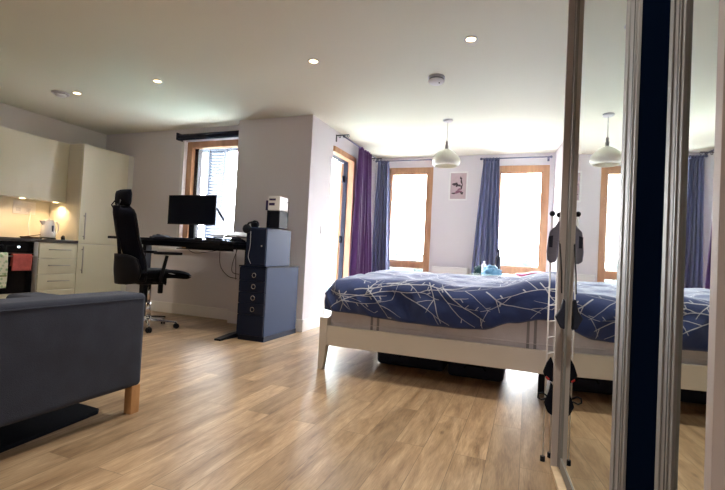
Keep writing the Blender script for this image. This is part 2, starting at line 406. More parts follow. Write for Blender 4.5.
# baluster railing seen low in the desk window
g = thing('metal_railing', 'thin grey metal railing behind the monitor outside the desk window', 'railing', (-5.6, 6.5, -.04))
build(MB().box(-7.1, -4.6, 6.5, 6.53, 1.05, 1.09).box(-7.1, -4.6, 6.5, 6.53, .05, .08), 'rail', 'louvre', g)
for i in range(26): build(B(-7.08 + i * .098, -7.06 + i * .098, 6.505, 6.525, -.04, 1.06), 'baluster', 'louvre', g)
land = struct(B(-600, 600, 9, 900, -12.2, -12), 'ground_outside', 'land')
rnd = random.Random(3)
m = MB()
for i in range(150):
    y = rnd.uniform(70, 190); x = rnd.uniform(-.95, .35) * y; rr = rnd.uniform(2.5, 5)
    hh = 13.2 + rnd.uniform(-1.5, 2.2) * y / 100; m.ball((x, y, -12 + hh / 2), rr, rr, hh / 2, n=6)
tr = build(m, 'treetops', 'leaf', None, smooth=True); tr['kind'] = 'stuff'
tag(tr, 'hazy green belt of distant treetops outside the bedroom windows', 'trees')

# ------------------------------------------------------------------ kitchen
KX = -5.315; KY = 3.80
t = thing('tall_cabinet', 'tall cream two-door cabinet with long bar handles in the corner', 'cabinet', (-5.6, 4.17, 0))
build(B(XK + .005, KX - .02, KY, YD - .003, .1, 2.15), 'body', 'creamside', t, bevel=.002)
build(B(XK + .005, KX - .06, KY, YD - .003, 0, .1), 'plinth', 'creamside', t)
for z0, z1, hz in ((.115, .868, (.50, .84)), (.876, 2.148, (.93, 1.27))):
    d = build(B(KX - .02, KX, KY + .002, 4.46, z0, z1), 'door', 'cream', t, bevel=.0025)
    hd = MB().tube([(KX + .03, KY + .055, hz[0]), (KX + .03, KY + .055, hz[1])], .007).tube([(KX, KY + .055, hz[0] + .04), (KX + .03, KY + .055, hz[0] + .04)], .005).tube([(KX, KY + .055, hz[1] - .04), (KX + .03, KY + .055, hz[1] - .04)], .005)
    build(hd, 'handle', 'steel', d, smooth=True)
build(B(KX - .02, KX - .002, 4.463, YD - .003, .1, 2.148), 'filler_panel', 'creamside', t)

t = thing('drawer_unit', 'cream base unit of four drawers with steel bar handles under the kettle', 'drawers', (-5.6, 3.57, 0))
build(B(XK + .005, KX - .02, 3.335, KY - .002, .1, .872), 'body', 'creamside', t)
build(B(XK + .005, KX - .06, 3.335, KY - .002, 0, .1), 'plinth', 'creamside', t)
for i in range(4):
    z1 = .868 - i * .188; z0 = z1 - .183
    d = build(B(KX - .02, KX, 3.345, KY - .006, z0, z1), 'drawer', 'cream', t, bevel=.0025)
    zc = z0 + .105
    build(MB().tube([(KX + .028, 3.44, zc), (KX + .028, 3.70, zc)], .006).tube([(KX, 3.47, zc), (KX + .028, 3.47, zc)], .004).tube([(KX, 3.67, zc), (KX + .028, 3.67, zc)], .004), 'handle', 'steel', d, smooth=True)

t = thing('oven', 'black glass built-in oven under the dark worktop', 'oven', (-5.6, 3.03, 0))
build(B(XK + .005, KX - .03, 2.73, 3.333, 0, .872), 'housing', 'creamside', t)
build(B(KX - .03, KX - .002, 3.285, 3.33, .285, .87), 'side_trim', 'steel', t)
build(B(KX - .03, KX, 2.73, 3.283, .74, .87), 'control_panel', 'blackglass', t, bevel=.002)
d = build(B(KX - .03, KX, 2.73, 3.283, .29, .735), 'oven_door', 'blackglass', t, bevel=.003)
build(MB().tube([(KX + .045, 2.76, .705), (KX + .045, 3.30, .705)], .008).tube([(KX, 2.79, .705), (KX + .045, 2.79, .705)], .007).tube([(KX, 3.27, .705), (KX + .045, 3.27, .705)], .007), 'handle', 'steel', d, smooth=True)
build(B(KX - .03, KX - .002, 2.73, 3.333, .10, .285), 'lower_panel', 'cream', t)
for y in (2.82, 2.95): build(MB().lathe([(.018, 0), (.018, .02), (.014, .026)], (KX, y, .81), 20, Matrix.Rotation(PI / 2, 4, 'Y')), 'knob', 'blk', t, smooth=True)
build(B(KX, KX + .001, 3.115, 3.135, .80, .815), 'display', 'led', t)

t = thing('base_cabinet', 'cream base cabinet left of the oven', 'cabinet', (-5.6, 2.4, 0))
build(B(XK + .005, KX - .02, 2.12, 2.725, 0, .872), 'body', 'creamside', t)
build(B(KX - .02, KX, 2.125, 2.722, .11, .868), 'door', 'cream', t, bevel=.002)
tag(build(B(XK + .003, KX + .012, 2.12, KY - .003, .874, .912), 'worktop', 'worktop', None, bevel=.003), 'dark grey worktop running over the oven and drawers', 'worktop')

UX = -5.58
def wall_cab(ya, yb, label):
    t = thing('wall_cabinet', label, 'cabinet', (-5.74, (ya + yb) / 2, 1.40), group='cream wall cabinets')
    build(B(XK + .003, UX - .018, ya + .002, yb - .002, 1.40, 2.15), 'body', 'creamside', t)
    build(B(UX - .018, UX, ya + .003, yb - .003, 1.385, 2.15), 'door', 'cream', t, bevel=.002)
wall_cab(3.0, KY - .002, 'cream handleless wall cabinet next to the tall cabinet')
wall_cab(2.35, 2.998, 'cream handleless wall cabinet at the left edge above the oven')
# under-cabinet lights
def ulight(y, x, label):
    t = thing('under_cabinet_light', label, 'light', (x, y, 1.385), group='under cabinet lights', local=True)
    build(MB().lathe([(.034, 0), (.038, .004), (.038, .014), (.0, .014)]), 'housing', 'steel', t, smooth=True)
    build(MB().lathe([(0, -.0015), (.028, -.0015), (.030, .003), (0, .003)]), 'lens', 'warm2', t)
    l = bpy.data.lights.new('under_cabinet_lamp', 'SPOT'); l.energy = 2.0; l.color = (1, .66, .33); l.spot_size = 2.6; l.spot_blend = .8; l.shadow_soft_size = .03
    lo = bpy.data.objects.new('under_cabinet_lamp', l); C.objects.link(lo); lo.location = (x, y, 1.377); lo.parent = None; lo['kind'] = 'helper'
ulight(3.33, -5.66, 'round warm light under the wall cabinet above the sockets')
ulight(3.72, -5.66, 'round warm light under the wall cabinet beside the tall cabinet')

# socket plate
t = thing('socket_panel', 'white row of switches and sockets on the kitchen wall above the kettle', 'socket', (XK, 3.5, 1.22))
build(B(XK, XK + .01, 3.37, 3.63, 1.21, 1.37), 'plate', 'white', t, bevel=.003)
for y in (3.40, 3.465, 3.53, 3.585): build(B(XK + .01, XK + .016, y, y + .022, 1.32, 1.345), 'rocker', 'white', t, bevel=.002)
for y in (3.405, 3.52): build(B(XK + .01, XK + .012, y, y + .05, 1.24, 1.285), 'socket_face', 'silver', t)

# kettle
kx, ky, kz = -5.58, 3.60, .912
t = thing('kettle', 'white and silver electric kettle on the dark worktop', 'kettle', (kx, ky, kz), local=True)
build(MB().lathe([(.085, 0), (.088, .012), (.078, .02), (0, .02)]), 'base', 'blk', t, smooth=True)
build(MB().lathe([(.078, .02), (.082, .03), (.076, .12), (.066, .215), (.060, .225), (0, .225)], n=40), 'body', 'white', t, smooth=True)
build(MB().lathe([(.058, .225), (.052, .238), (.012, .242), (.012, .255), (0, .256)]), 'lid', 'silver', t, smooth=True)
build(MB().hexa([(-.02, -.07, .17), (.02, -.07, .17), (.02, -.055, .17), (-.02, -.055, .17)], [(-.022, -.105, .222), (.022, -.105, .222), (.03, -.05, .222), (-.03, -.05, .222)]), 'spout', 'white', t, bevel=.004)
build(MB().tube([(0, .055, .215), (0, .095, .218), (0, .118, .19), (0, .118, .12), (0, .10, .07), (0, .07, .06)], .011), 'handle', 'white', t, smooth=True)
build(MB().box(.066, .0775, -.008, .016, .06, .17), 'water_gauge', 'alu', t, bevel=.002)
tag(build(MB().tube([(-5.885, 3.54, 1.25), (-5.83, 3.54, 1.22), (-5.80, 3.50, 1.1), (-5.78, 3.50, .96), (-5.74, 3.52, .917), (-5.66, 3.56, .917)], .004), 'kettle_lead', 'white', None, smooth=True), 'white cord from the wall socket down to the kettle', 'cord')
t = thing('serving_tray', 'small dark wooden tray on the worktop left of the kettle', 'tray', (-5.55, 3.38, .912), local=True)
build(MB().lathe([(0, 0), (.09, 0), (.105, .018), (.100, .018), (.088, .006), (0, .006)]), 'dish', 'brown', t, smooth=True)
build(MB().tube([(-.03, -.06, .012), (.0, .02, .03), (.01, .11, .05)], .006), 'handle', 'brown', t, smooth=True)
tag(build(MB().lathe([(.022, 0), (.026, .03), (.012, .055), (0, .057)], (-5.50, 3.735, .912), 16), 'salt_shaker', 'blk', None, smooth=True), 'tiny black shaker standing right of the kettle', 'shaker')

# towels on the oven handle
def towel(name, y0, y1, zt, zb, mname, seed, label, cat='towel', band=None):
    x = KX + .058
    def fn(u, v):
        y = y0 + (y1 - y0) * u
        L_ = zt - zb; s = v * (2 * L_ * .9)
        if v < .42: k = v / .42; z = zb + .05 + (L_ - .05) * k; xx = x - .028
        elif v < .5: k = (v - .42) / .08; z = zt + .010 * math.sin(k * PI); xx = x - .028 + .03 * k
        else: k = (v - .5) / .5; z = zt - L_ * k; xx = x + .003 + .006 * k
        n_ = noise.noise(Vector((y * 14, z * 7, seed)))
        return (xx + (.006 * n_ if v > .5 else .002 * n_), y + .012 * noise.noise(Vector((z * 6, u * 2, seed + 5))) * (zt - z) / L_, z)
    t = thing(name, label, cat, (x, (y0 + y1) / 2, zb))
    build(MB().grid(fn, 16, 34), 'cloth', mname, t, smooth=True, solid=.006)
    if band:
        build(B(x + .010, x + .018, y0 + .005, y1 - .005, band[0], band[1]), 'trim_band', 'olive' if name != 'dish_towel' else 'red', t, bevel=.002)
towel('dish_towel', 3.035, 3.235, .722, .545, 'red', 1.3, 'pinkish red dish towel folded over the oven handle')
towel('oven_glove', 2.79, 2.99, .732, .36, 'creamtowel', 8.7, 'cream patterned oven glove hanging on the oven handle', 'oven glove', (.485, .50))

# ------------------------------------------------------------------ ceiling fittings
def spot(loc, label, first=None):
    if first is None:
        t = thing('recessed_spotlight', label, 'light', loc, group='recessed ceiling spotlights', local=True)
        build(MB().lathe([(.048, 0), (.048, -.004), (.044, -.008), (.034, -.006), (.032, 0)], close=True), 'ring', 'silver', t, smooth=True)
        build(MB().lathe([(0, -.003), (.030, -.003), (.032, 0), (0, 0)]), 'lens', 'warm', t)
    else: t = dup(first, loc, label)
    l = bpy.data.lights.new('spot_lamp', 'SPOT'); l.energy = 12 if loc[0] > -2.9 else 6.5; l.color = (1, .92, .78); l.spot_size = 1.7; l.spot_blend = .7; l.shadow_soft_size = .03
    lo = bpy.data.objects.new('spot_lamp', l); C.objects.link(lo); lo.location = (loc[0], loc[1], loc[2] - .015); lo['kind'] = 'helper'
    return t
s0 = spot((-.444, 3.111, H), 'lit ceiling spotlight nearest the wardrobe, above the bed')
spot((-1.727, 3.137, H), 'lit ceiling spotlight above the gap between bed and filing cabinet', s0)
spot((-3.427, 3.136, H), 'lit ceiling spotlight above the office chair', s0)
spot((-4.605, 3.172, H), 'lit ceiling spotlight beside the small alarm near the kitchen', s0)
for x, y, w_ in ((-4.6, 1.3, 'kitchen'), (-3.0, 1.3, 'sofa'), (-1.4, 1.3, 'middle of the room'), (-4.6, -.6, 'kitchen end'), (-3.0, -.6, 'sofa end'), (-1.4, -.6, 'entrance'), (.1, 1.0, 'wardrobe'), (.2, -.6, 'entrance side')):  # unseen extra spotlights, added to lift the shadows in the room
    spot((x, y, H), 'added unseen fill spotlight on the ceiling over the ' + w_, s0)
t = thing('smoke_alarm', 'white round smoke alarm on the ceiling above the bed', 'smoke alarm', (-.81, 3.70, H), local=True)
build(MB().lathe([(.072, 0), (.074, -.012), (.070, -.016)]), 'mounting_plate', 'silver', t, smooth=True)
build(MB().lathe([(.062, -.014), (.062, -.034)]), 'vent_ring', 'strap', t, smooth=True)
build(MB().lathe([(.070, -.032), (.070, -.040), (.055, -.056), (.02, -.062), (0, -.062)]), 'cover', 'white', t, smooth=True)
build(MB().lathe([(.006, -.058), (.006, -.064), (0, -.064)], (.03, -.02, 0), 12), 'test_button', 'blk', t)
t = thing('heat_alarm', 'small white alarm on the ceiling next to the kitchen spotlight', 'smoke alarm', (-4.80, 3.13, H), local=True)
build(MB().lathe([(.085, 0), (.085, -.010), (.075, -.016), (0, -.016)]), 'mounting_plate', 'silver', t, smooth=True)
build(MB().lathe([(.055, -.016), (.052, -.03), (.03, -.042), (0, -.044)]), 'cover', 'white', t, smooth=True)

# pendant
t = thing('pendant_lamp', 'white bell shaped pendant lamp hanging from the ceiling over the bed', 'lamp', (-.915, 4.89, H), local=True)
build(MB().lathe([(.055, 0), (.055, -.012), (.045, -.024), (0, -.026)]), 'ceiling_rose', 'silver', t, smooth=True)
build(MB().tube([(0, 0, -.024), (0, 0, -.25)], .0035), 'cord', 'cord', t)
build(MB().lathe([(.0, -.24), (.008, -.24), (.016, -.255), (.014, -.28), (.02, -.30), (.017, -.33), (.024, -.345), (0, -.345)]), 'lamp_holder', 'cord', t, smooth=True)
sp = [(.022, -.335), (.05, -.350), (.085, -.372), (.12, -.400), (.150, -.435), (.160, -.465), (.158, -.492), (.146, -.515), (.125, -.530), (.120, -.527), (.139, -.512), (.151, -.490), (.153, -.466), (.143, -.440), (.115, -.407), (.08, -.379), (.045, -.357), (.022, -.345)]
build(MB().lathe(sp, n=48, close=True), 'lamp_shade', 'shade', t, smooth=True)
build(MB().lathe([(0, -.47), (.022, -.455), (.030, -.43), (.022, -.40), (.012, -.385), (.012, -.345)], n=20), 'bulb', 'white', t, smooth=True)

# ------------------------------------------------------------------ roller blind
t = thing('roller_blind', 'dark rolled-up roller blind above the desk window', 'blind', (-3.94, 4.46, 2.31))
build(MB().tube([(-4.44, 4.48, 2.372), (-3.41, 4.48, 2.372)], .036, 20), 'fabric_roll', 'alu', t, smooth=True)
build(B(-4.45, -4.438, 4.43, 4.545, 2.325, 2.42), 'end_bracket', 'alu', t)
build(B(-3.410, -3.407, 4.43, 4.545, 2.325, 2.42), 'end_bracket', 'alu', t)
build(B(-4.435, -3.415, 4.445, 4.465, 2.318, 2.338), 'bottom_bar', 'alu', t, bevel=.003)

# light switch
t = thing('light_switch', 'white light switch on the wall beside the balcony door', 'switch', (XP, 4.77, 1.15))
build(B(XP, XP + .009, 4.725, 4.815, 1.15, 1.24), 'plate', 'white', t, bevel=.003)
build(B(XP + .009, XP + .014, 4.757, 4.783, 1.18, 1.21), 'rocker', 'white', t, bevel=.002)

# ------------------------------------------------------------------ curtains
def curtain(p0, p1, q0, q1, zt, zb, folds, amp, mname, seed, label, group=None):
    """p0->p1 along the rail at the top, q0->q1 at the hem."""
    p0, p1, q0, q1 = [Vector((*a, 0)) for a in (p0, p1, q0, q1)]
    n_ = (p1 - p0).normalized(); n_ = Vector((-n_.y, n_.x, 0))
    def fn(u, v):
        k = v ** .8
        base = (p0.lerp(p1, u)).lerp(q0.lerp(q1, u), k); z = zt + (zb - zt) * v
        w_ = u * folds * 2 * PI + 1.2 * noise.noise(Vector((u * 3, v * 1.3, seed))) + seed
        a_ = amp * (.55 + .6 * v) * (1 + .5 * noise.noise(Vector((u * 5, v * 2, seed + 9))))
        off = math.sin(w_) * a_ + .3 * a_ * math.sin(2.3 * w_ + 1)
        tang = (p1 - p0).normalized() * (.25 * a_ * math.cos(w_ * 1.1))
        return tuple(base + n_ * off + tang + Vector((0, 0, z + (.006 * math.sin(w_ * 2) if v == 0 else 0))))
    t = thing('curtain', label, 'curtain', tuple((p0 + p1) / 2 + Vector((0, 0, zb))), group=group)
    build(MB().grid(fn, folds * 14, 40), 'fabric', mname, t, smooth=True, solid=.004)
    hm = MB()
    def fh(u, v):
        a = Vector(fn(u, 0)); return (a.x, a.y, a.z + .03 - .045 * v)
    build(MB().grid(fh, folds * 14, 2), 'heading_tape', mname, t, smooth=True, solid=.010)
curtain((-2.31, 6.50), (-2.13, 6.50), (-2.36, 6.50), (-2.02, 6.50), 2.40, .06, 5, .034, 'bluec', 2.0, 'slate blue curtain gathered left of the left bedroom window')
curtain((-.66, 6.50), (-.44, 6.50), (-.80, 6.50), (-.38, 6.50), 2.39, .10, 5, .034, 'bluec', 4.4, 'slate blue curtain gathered left of the right bedroom window')
curtain((-2.27, 5.60), (-2.27, 6.06), (-2.25, 5.46), (-2.25, 6.24), 2.40, .06, 6, .040, 'purple', 1.1, 'long purple curtain gathered beside the balcony door')

def rail_x(x0, x1, z, label):
    t = thing('curtain_rail', label, 'curtain rail', ((x0 + x1) / 2, 6.5, z))
    build(MB().tube([(x0, 6.50, z), (x1, 6.50, z)], .009), 'rod', 'rail', t, smooth=True)
    for x in (x0, x1): build(MB().ball((x, 6.50, z), .019, n=8), 'finial', 'rail', t, smooth=True)
    for x in (x0 + .03, x1 - .03):
        build(MB().box(x - .006, x + .006, 6.50, YB, z - .006, z + .006).box(x - .014, x + .014, YB - .006, YB, z - .035, z + .035), 'bracket', 'rail', t)
rail_x(-2.335, -1.42, 2.425, 'grey curtain rail above the left bedroom window')
rail_x(-.70, .245, 2.412, 'grey curtain rail above the right bedroom window')
t = thing('curtain_rail', 'curtain rail with dark triple bracket above the balcony door', 'curtain rail', (-2.27, 5.7, 2.42))
build(MB().tube([(-2.27, 5.02, 2.425), (-2.27, 6.40, 2.425)], .009), 'rod', 'rail', t, smooth=True)
for y in (5.04, 6.36):
    b = MB().box(XP, XP + .006, y - .015, y + .015, 2.36, 2.45).box(XP, -2.20, y - .006, y + .006, 2.436, 2.446)
    for x in (-2.33, -2.27, -2.21): b.tube([(x - .012, y, 2.44), (x - .012, y, 2.418), (x, y, 2.408), (x + .012, y, 2.418), (x + .012, y, 2.432)], .004, 6)
    build(b, 'bracket', 'railb', t)

# ------------------------------------------------------------------ picture, radiator
t = thing('picture_frame', 'white framed mauve print hanging between the two bedroom windows', 'picture', (-1.034, YB, 1.815))
x0, x1, z0, z1 = -1.175, -.893, 1.815, 2.255; f = .022
build(MB().box(x0, x0 + f, YB - .02, YB, z0, z1).box(x1 - f, x1, YB - .02, YB, z0, z1).box(x0 + f, x1 - f, YB - .02, YB, z1 - f, z1).box(x0 + f, x1 - f, YB - .02, YB, z0, z0 + f), 'frame', 'white', t, bevel=.002)
build(B(x0 + f, x1 - f, YB - .008, YB - .004, z0 + f, z1 - f), 'print', 'prntlav', t)
m = MB()
def blob(cx, cz, rx, rz, rot=0, lift=0):
    pts = []
    for k in range(18):
        a = 2 * PI * k / 18; q = 1 + .22 * math.sin(3 * a + cx * 40) ; px, pz = rx * math.cos(a) * q, rz * math.sin(a) * q
        pts.append((cx + px * math.cos(rot) - pz * math.sin(rot), cz + px * math.sin(rot) + pz * math.cos(rot)))
    m.prism(pts, 1, YB - .0095 - lift, YB - .0075)
xc = -1.034
for a in ((xc - .055, 2.065, .04, .02, .3), (xc - .02, 2.05, .022, .03, 0), (xc + .045, 2.10, .012, .045, .2), (xc + .035, 2.155, .014, .022, .5), (xc + .02, 2.04, .02, .016, 0), (xc - .06, 1.925, .04, .012, .15), (xc + .055, 1.925, .022, .018, -.3), (xc + .05, 2.02, .012, .04, -.2)): blob(*a)
build(m, 'print_motif', 'prntdk', t)
m = MB(); blob(xc, 1.945, .055, .022, .25, .0005); blob(xc + .02, 1.985, .03, .012, .1, .0005)
build(m, 'print_motif', 'prntrs', t)['label'] = 'rose coloured shapes in the print'

t = thing('panel_heater', 'white panel heater on the wall below the framed print', 'heater', (-1.1, 6.55, .2))
build(B(-1.37, -.83, 6.53, 6.60, .22, .80), 'panel', 'whitem', t, bevel=.012, seg=3)
m = MB()
for i in range(18): m.box(-1.35 + i * .029, -1.336 + i * .029, 6.545, 6.585, .80, .806)
build(m, 'top_grille', 'silver', t)
build(B(-1.25, -1.20, 6.60, YB, .3, .7).box(-1.0, -.95, 6.60, YB, .3, .7), 'bracket', 'whitem', t)
build(B(-1.3, -1.2, 6.54, 6.60, 0, .22).box(-1.0, -.9, 6.54, 6.60, 0, .22), 'foot', 'whitem', t)

# ------------------------------------------------------------------ table by the right window
t = thing('side_table', 'white table with pale glass top between bed and right window', 'table', (-.13, 5.5, 0))
build(B(-.64, .33, 4.72, 6.22, .735, .745), 'tabletop', 'whitem', t, bevel=.003)
build(B(-.645, .335, 4.715, 6.225, .746, .757), 'glass_top', 'glasst', t, bevel=.003)
build(B(-.60, .29, 4.77, 6.17, .67, .735), 'apron', 'whitem', t)
for x, y in ((-.59, 4.78), (.24, 4.78), (-.59, 6.12), (.24, 6.12)): build(B(x, x + .05, y, y + .05, 0, .67), 'leg', 'whitem', t, bevel=.003)
tz = .757
def heap(name, c, rx, ry, rz, mname, seed, label, cat):
    def fn(u, v):
        a = u * 2 * PI; e = v * PI / 2
        p = Vector((math.cos(a) * math.cos(e), math.sin(a) * math.cos(e), math.sin(e)))
        k = 1 + .32 * noise.noise(p * 2.6 + Vector((seed, 0, 0))) + .14 * noise.noise(p * 7 + Vector((0, seed, 0)))
        return (c[0] + p.x * rx * k, c[1] + p.y * ry * k, c[2] + max(0, p.z * rz * k))
    mb = MB().grid(fn, 30, 14)
    o = build(mb, name, mname, None, smooth=True); return tag(o, label, cat)
heap('folded_cloth', (-.57, 5.75, tz), .08, .08, .085, 'teal', 3, 'dark teal bundled cloth on the left end of the table', 'cloth')
heap('plastic_bag', (-.40, 5.45, tz), .11, .10, .10, 'paleblue', 6, 'crumpled pale blue plastic bag in the middle of the table', 'bag')
t = thing('lotion_bottle', 'small white bottle standing left of the pale blue bag', 'bottle', (-.515, 5.62, tz), local=True)
build(MB().lathe([(.026, 0), (.028, .01), (.028, .11), (.012, .13)]), 'body', 'white', t, smooth=True)
build(MB().lathe([(.013, .13), (.013, .155), (0, .155)]), 'cap', 'white', t, smooth=True)
t = thing('wine_bottle', 'dark bottle standing in front of the blue curtain by the right window', 'bottle', (-.372, 6.0, tz), local=True)
build(MB().lathe([(.034, 0), (.036, .01), (.036, .19), (.016, .245), (.0145, .30), (0, .30)]), 'body', 'bottle', t, smooth=True)
build(MB().lathe([(.0165, .285), (.0165, .325), (0, .326)]), 'cap', 'blk', t, smooth=True)
def fn(u, v):
    x, y = -.12 + .33 * u, 5.35 + .55 * v
    return (x + .02 * math.sin(v * 7), y + .02 * math.sin(u * 5), tz + .020 + .022 * noise.noise(Vector((x * 7, y * 5, 1))) * 1.2 + .03 * u)
t = thing('folded_shirt', 'pink folded cloth lying on the right end of the table', 'cloth', (.04, 5.6, tz))
build(MB().grid(fn, 16, 16), 'top_layer', 'pink', t, smooth=True, solid=.012)
build(B(-.10, .19, 5.37, 5.87, tz, tz + .016), 'lower_layer', 'pink', t, bevel=.006)

# ------------------------------------------------------------------ bed
BX0, BX1, BY0, BY1 = -1.515, .50, 3.085, 4.56
t = thing('bed', 'cream painted wooden double bed frame with tapered legs', 'bed', (-.45, 3.8, 0))
build(B(BX0 + .06, BX1 - .05, BY0, BY0 + .028, .192, .345), 'side_rail', 'bedframe', t, bevel=.004)
build(B(BX0 + .06, BX1 - .05, BY1 - .028, BY1, .192, .345), 'side_rail', 'bedframe', t, bevel=.004)
build(B(BX0 + .005, BX0 + .035, BY0 + .06, BY1 - .06, .192, .40), 'footboard', 'bedframe', t, bevel=.004)
hb_ = build(B(.465, .495, BY0 + .05, BY1 - .05, .19, .95), 'headboard', 'bedframe', t, bevel=.006)
def leg(xa, xb, ya, yb, top, inx):
    xi = (xa + xb) / 2
    b_ = [(xa, ya, 0), (xa + .042, ya, 0), (xa + .042, ya + .05, 0), (xa, ya + .05, 0)] if inx else [(xb - .042, ya, 0), (xb, ya, 0), (xb, ya + .05, 0), (xb - .042, ya + .05, 0)]
    m = MB().hexa(b_, [(xa, ya, .2), (xb, ya, .2), (xb, yb, .2), (xa, yb, .2)]); m.box(xa, xb, ya, yb, .2, top); return m
build(leg(BX0, BX0 + .066, BY0 - .004, BY0 + .056, .405, True), 'leg', 'bedframe', t, bevel=.003)
build(leg(BX0, BX0 + .066, BY1 - .056, BY1 + .004, .405, True), 'leg', 'bedframe', t, bevel=.003)
build(leg(.435, .50, BY0 - .004, BY0 + .056, .95, False), 'leg', 'bedframe', t, bevel=.003)
build(leg(.535, .60, BY1 - .056, BY1 + .004, .95, False), 'leg', 'bedframe', t, bevel=.003)
build(B(.10, .145, BY0 + .25, BY0 + .295, 0, .19), 'support_leg', 'blk', t)
m = MB()
for i in range(13): m.box(BX0 + .10 + i * .146, BX0 + .17 + i * .146, BY0 + .03, BY1 - .03, .225, .243)
build(m, 'slats', 'birch', t)
build(B(BX0 + .04, .46, (BY0 + BY1) / 2 - .025, (BY0 + BY1) / 2 + .025, .17, .224), 'centre_beam', 'bedframe', t)

t = thing('mattress', 'pale grey mattress lying in the bed frame under the duvet', 'mattress', (-.45, 3.8, .245))
MX0, MX1, MY0, MY1 = BX0 + .055, .455, BY0 + .045, BY1 - .045
build(B(MX0, MX1, MY0, MY1, .245, .60), 'core', 'mattress', t, bevel=.05, seg=5)
build(MB().tube([(MX0 + .03, MY0 - .001, .585), (MX1 - .03, MY0 - .001, .585)], .006, 6).tube([(MX0 + .03, MY0 - .001, .375), (MX1 - .03, MY0 - .001, .375)], .006, 6), 'piping', 'mattress', t)
for x in (-1.105, -1.055, .01, .055): build(B(x, x + .018, MY0 - .006, MY0 + .001, .26, .585), 'strap', 'strap', t)

# duvet: rounded slab that folds down over the sides, printed with white twigs
DX0, DX1, DY0, DY1 = -1.495, .46, 3.055, 4.60; RC = .115
IX0, IX1, IY0, IY1 = DX0 + RC, DX1 - RC, DY0 + RC, DY1 - RC
ZT = .725
def hem(ax):   # lowest z of the near hem along x
    pts = [(-1.6, .475), (-1.33, .462), (-.85, .435), (-.45, .430), (-.28, .440), (-.08, .505), (.1, .545), (.55, .54)]
    for (a, za), (b, zb) in zip(pts, pts[1:]):
        if ax <= b:
            k = max(0, min(1, (ax - a) / (b - a))); k = k * k * (3 - 2 * k); return za + (zb - za) * k
    return .54
def topz(x, y):
    z = ZT
    k = max(0, min(1, (x + .22) / .42)); z += .095 * k * k * (3 - 2 * k) * (1 - .35 * max(0, (y - 3.9) / .7))
    z += .018 * noise.noise(Vector((x * 2.3, y * 2.3, 4))) + .016 * noise.noise(Vector((x * 6, y * 4, 1)))
    r_ = 1 - abs(noise.noise(Vector((x * 3.1 + y * 1.4, y * 2.2 - x, 9)))) * 3
    z += .018 * max(0, r_)
    z += .025 * max(0, min(1, (y - 3.5) / .9))
    return z
HANG = .30
def dsurf(a, b):
    cx, cy = min(max(a, IX0), IX1), min(max(b, IY0), IY1)
    ex, ey = a - cx, b - cy; l2 = math.hypot(ex, ey); d = max(abs(ex), abs(ey))
    if l2 < 1e-9: return Vector((a, b, topz(a, b)))
    dx, dy = ex / l2, ey / l2
    zt = topz(cx + dx * .03, cy + dy * .03); arc = RC * PI / 2
    full = arc + (HANG - RC)
    hz = hem(cx) if ey < 0 else (.48 if ex < 0 else .50)
    if ex > 0 and abs(ex) > abs(ey): hz = .6
    k = d / full
    if d < arc:
        th = d / RC; r_ = RC * math.sin(th); z = zt - RC * (1 - math.cos(th))
    else:
        s = (d - arc) / (full - arc); r_ = RC + .012 * math.sin(s * PI); z = zt - RC - s * (zt - RC - hz)
        if s > .93: r_ -= (s - .93) * .35
    p = Vector((cx + dx * r_, cy + dy * r_, z))
    w_ = min(1, d / arc)
    n_ = .026 * noise.noise(Vector((a * 3.2 - z * 1.5, b * .5 + z * 2.5, 3))) + .020 * (1 - abs(noise.noise(Vector((a * 4.5 + z * 4, b * 1.1, z * 2.2 + 7)))) * 2.5) + .009 * noise.noise(Vector((a * 11, b * 6, z * 8)))
    p += Vector((dx, dy, 0)) * n_ * w_ * .9
    return p
FULL = RC * PI / 2 + (HANG - RC)
A0, A1, B0, B1 = IX0 - FULL, IX1 + FULL, IY0 - FULL, IY1 + FULL
t = thing('duvet', 'navy blue duvet printed with white twigs on the bed', 'duvet', (-.5, 3.8, .45))
m = MB(); m.grid(lambda u, v: dsurf(A0 + (A1 - A0) * u, B0 + (B1 - B0) * v), 190, 170)
def ribbon(path, w0, w1):
    vs = []
    n = len(path)
    for i, (a, b) in enumerate(path):
        w_ = (w0 + (w1 - w0) * i / (n - 1)) / 2
        p = path[max(0, i - 1)]; q = path[min(n - 1, i + 1)]
        tx, ty = q[0] - p[0], q[1] - p[1]; l = math.hypot(tx, ty) or 1; nx, ny = -ty / l * w_, tx / l * w_
        e = .004
        du = dsurf(a + e, b) - dsurf(a - e, b); dv_ = dsurf(a, b + e) - dsurf(a, b - e); N_ = du.cross(dv_)
        if N_.length < 1e-9: N_ = Vector((0, 0, 1))
        N_.normalize()
        L_ = dsurf(a + nx, b + ny) + N_ * .0022; R_ = dsurf(a - nx, b - ny) + N_ * .0022
        vs.append((m.bm.verts.new(L_), m.bm.verts.new(R_)))
    for (l0, r0), (l1, r1) in zip(vs, vs[1:]): m._f([l0, r0, r1, l1])
m.mi = 1
rnd = random.Random(21)
def inside(a, b): return A0 + .015 < a < A1 - .02 and B0 + .012 < b < B1 - .012
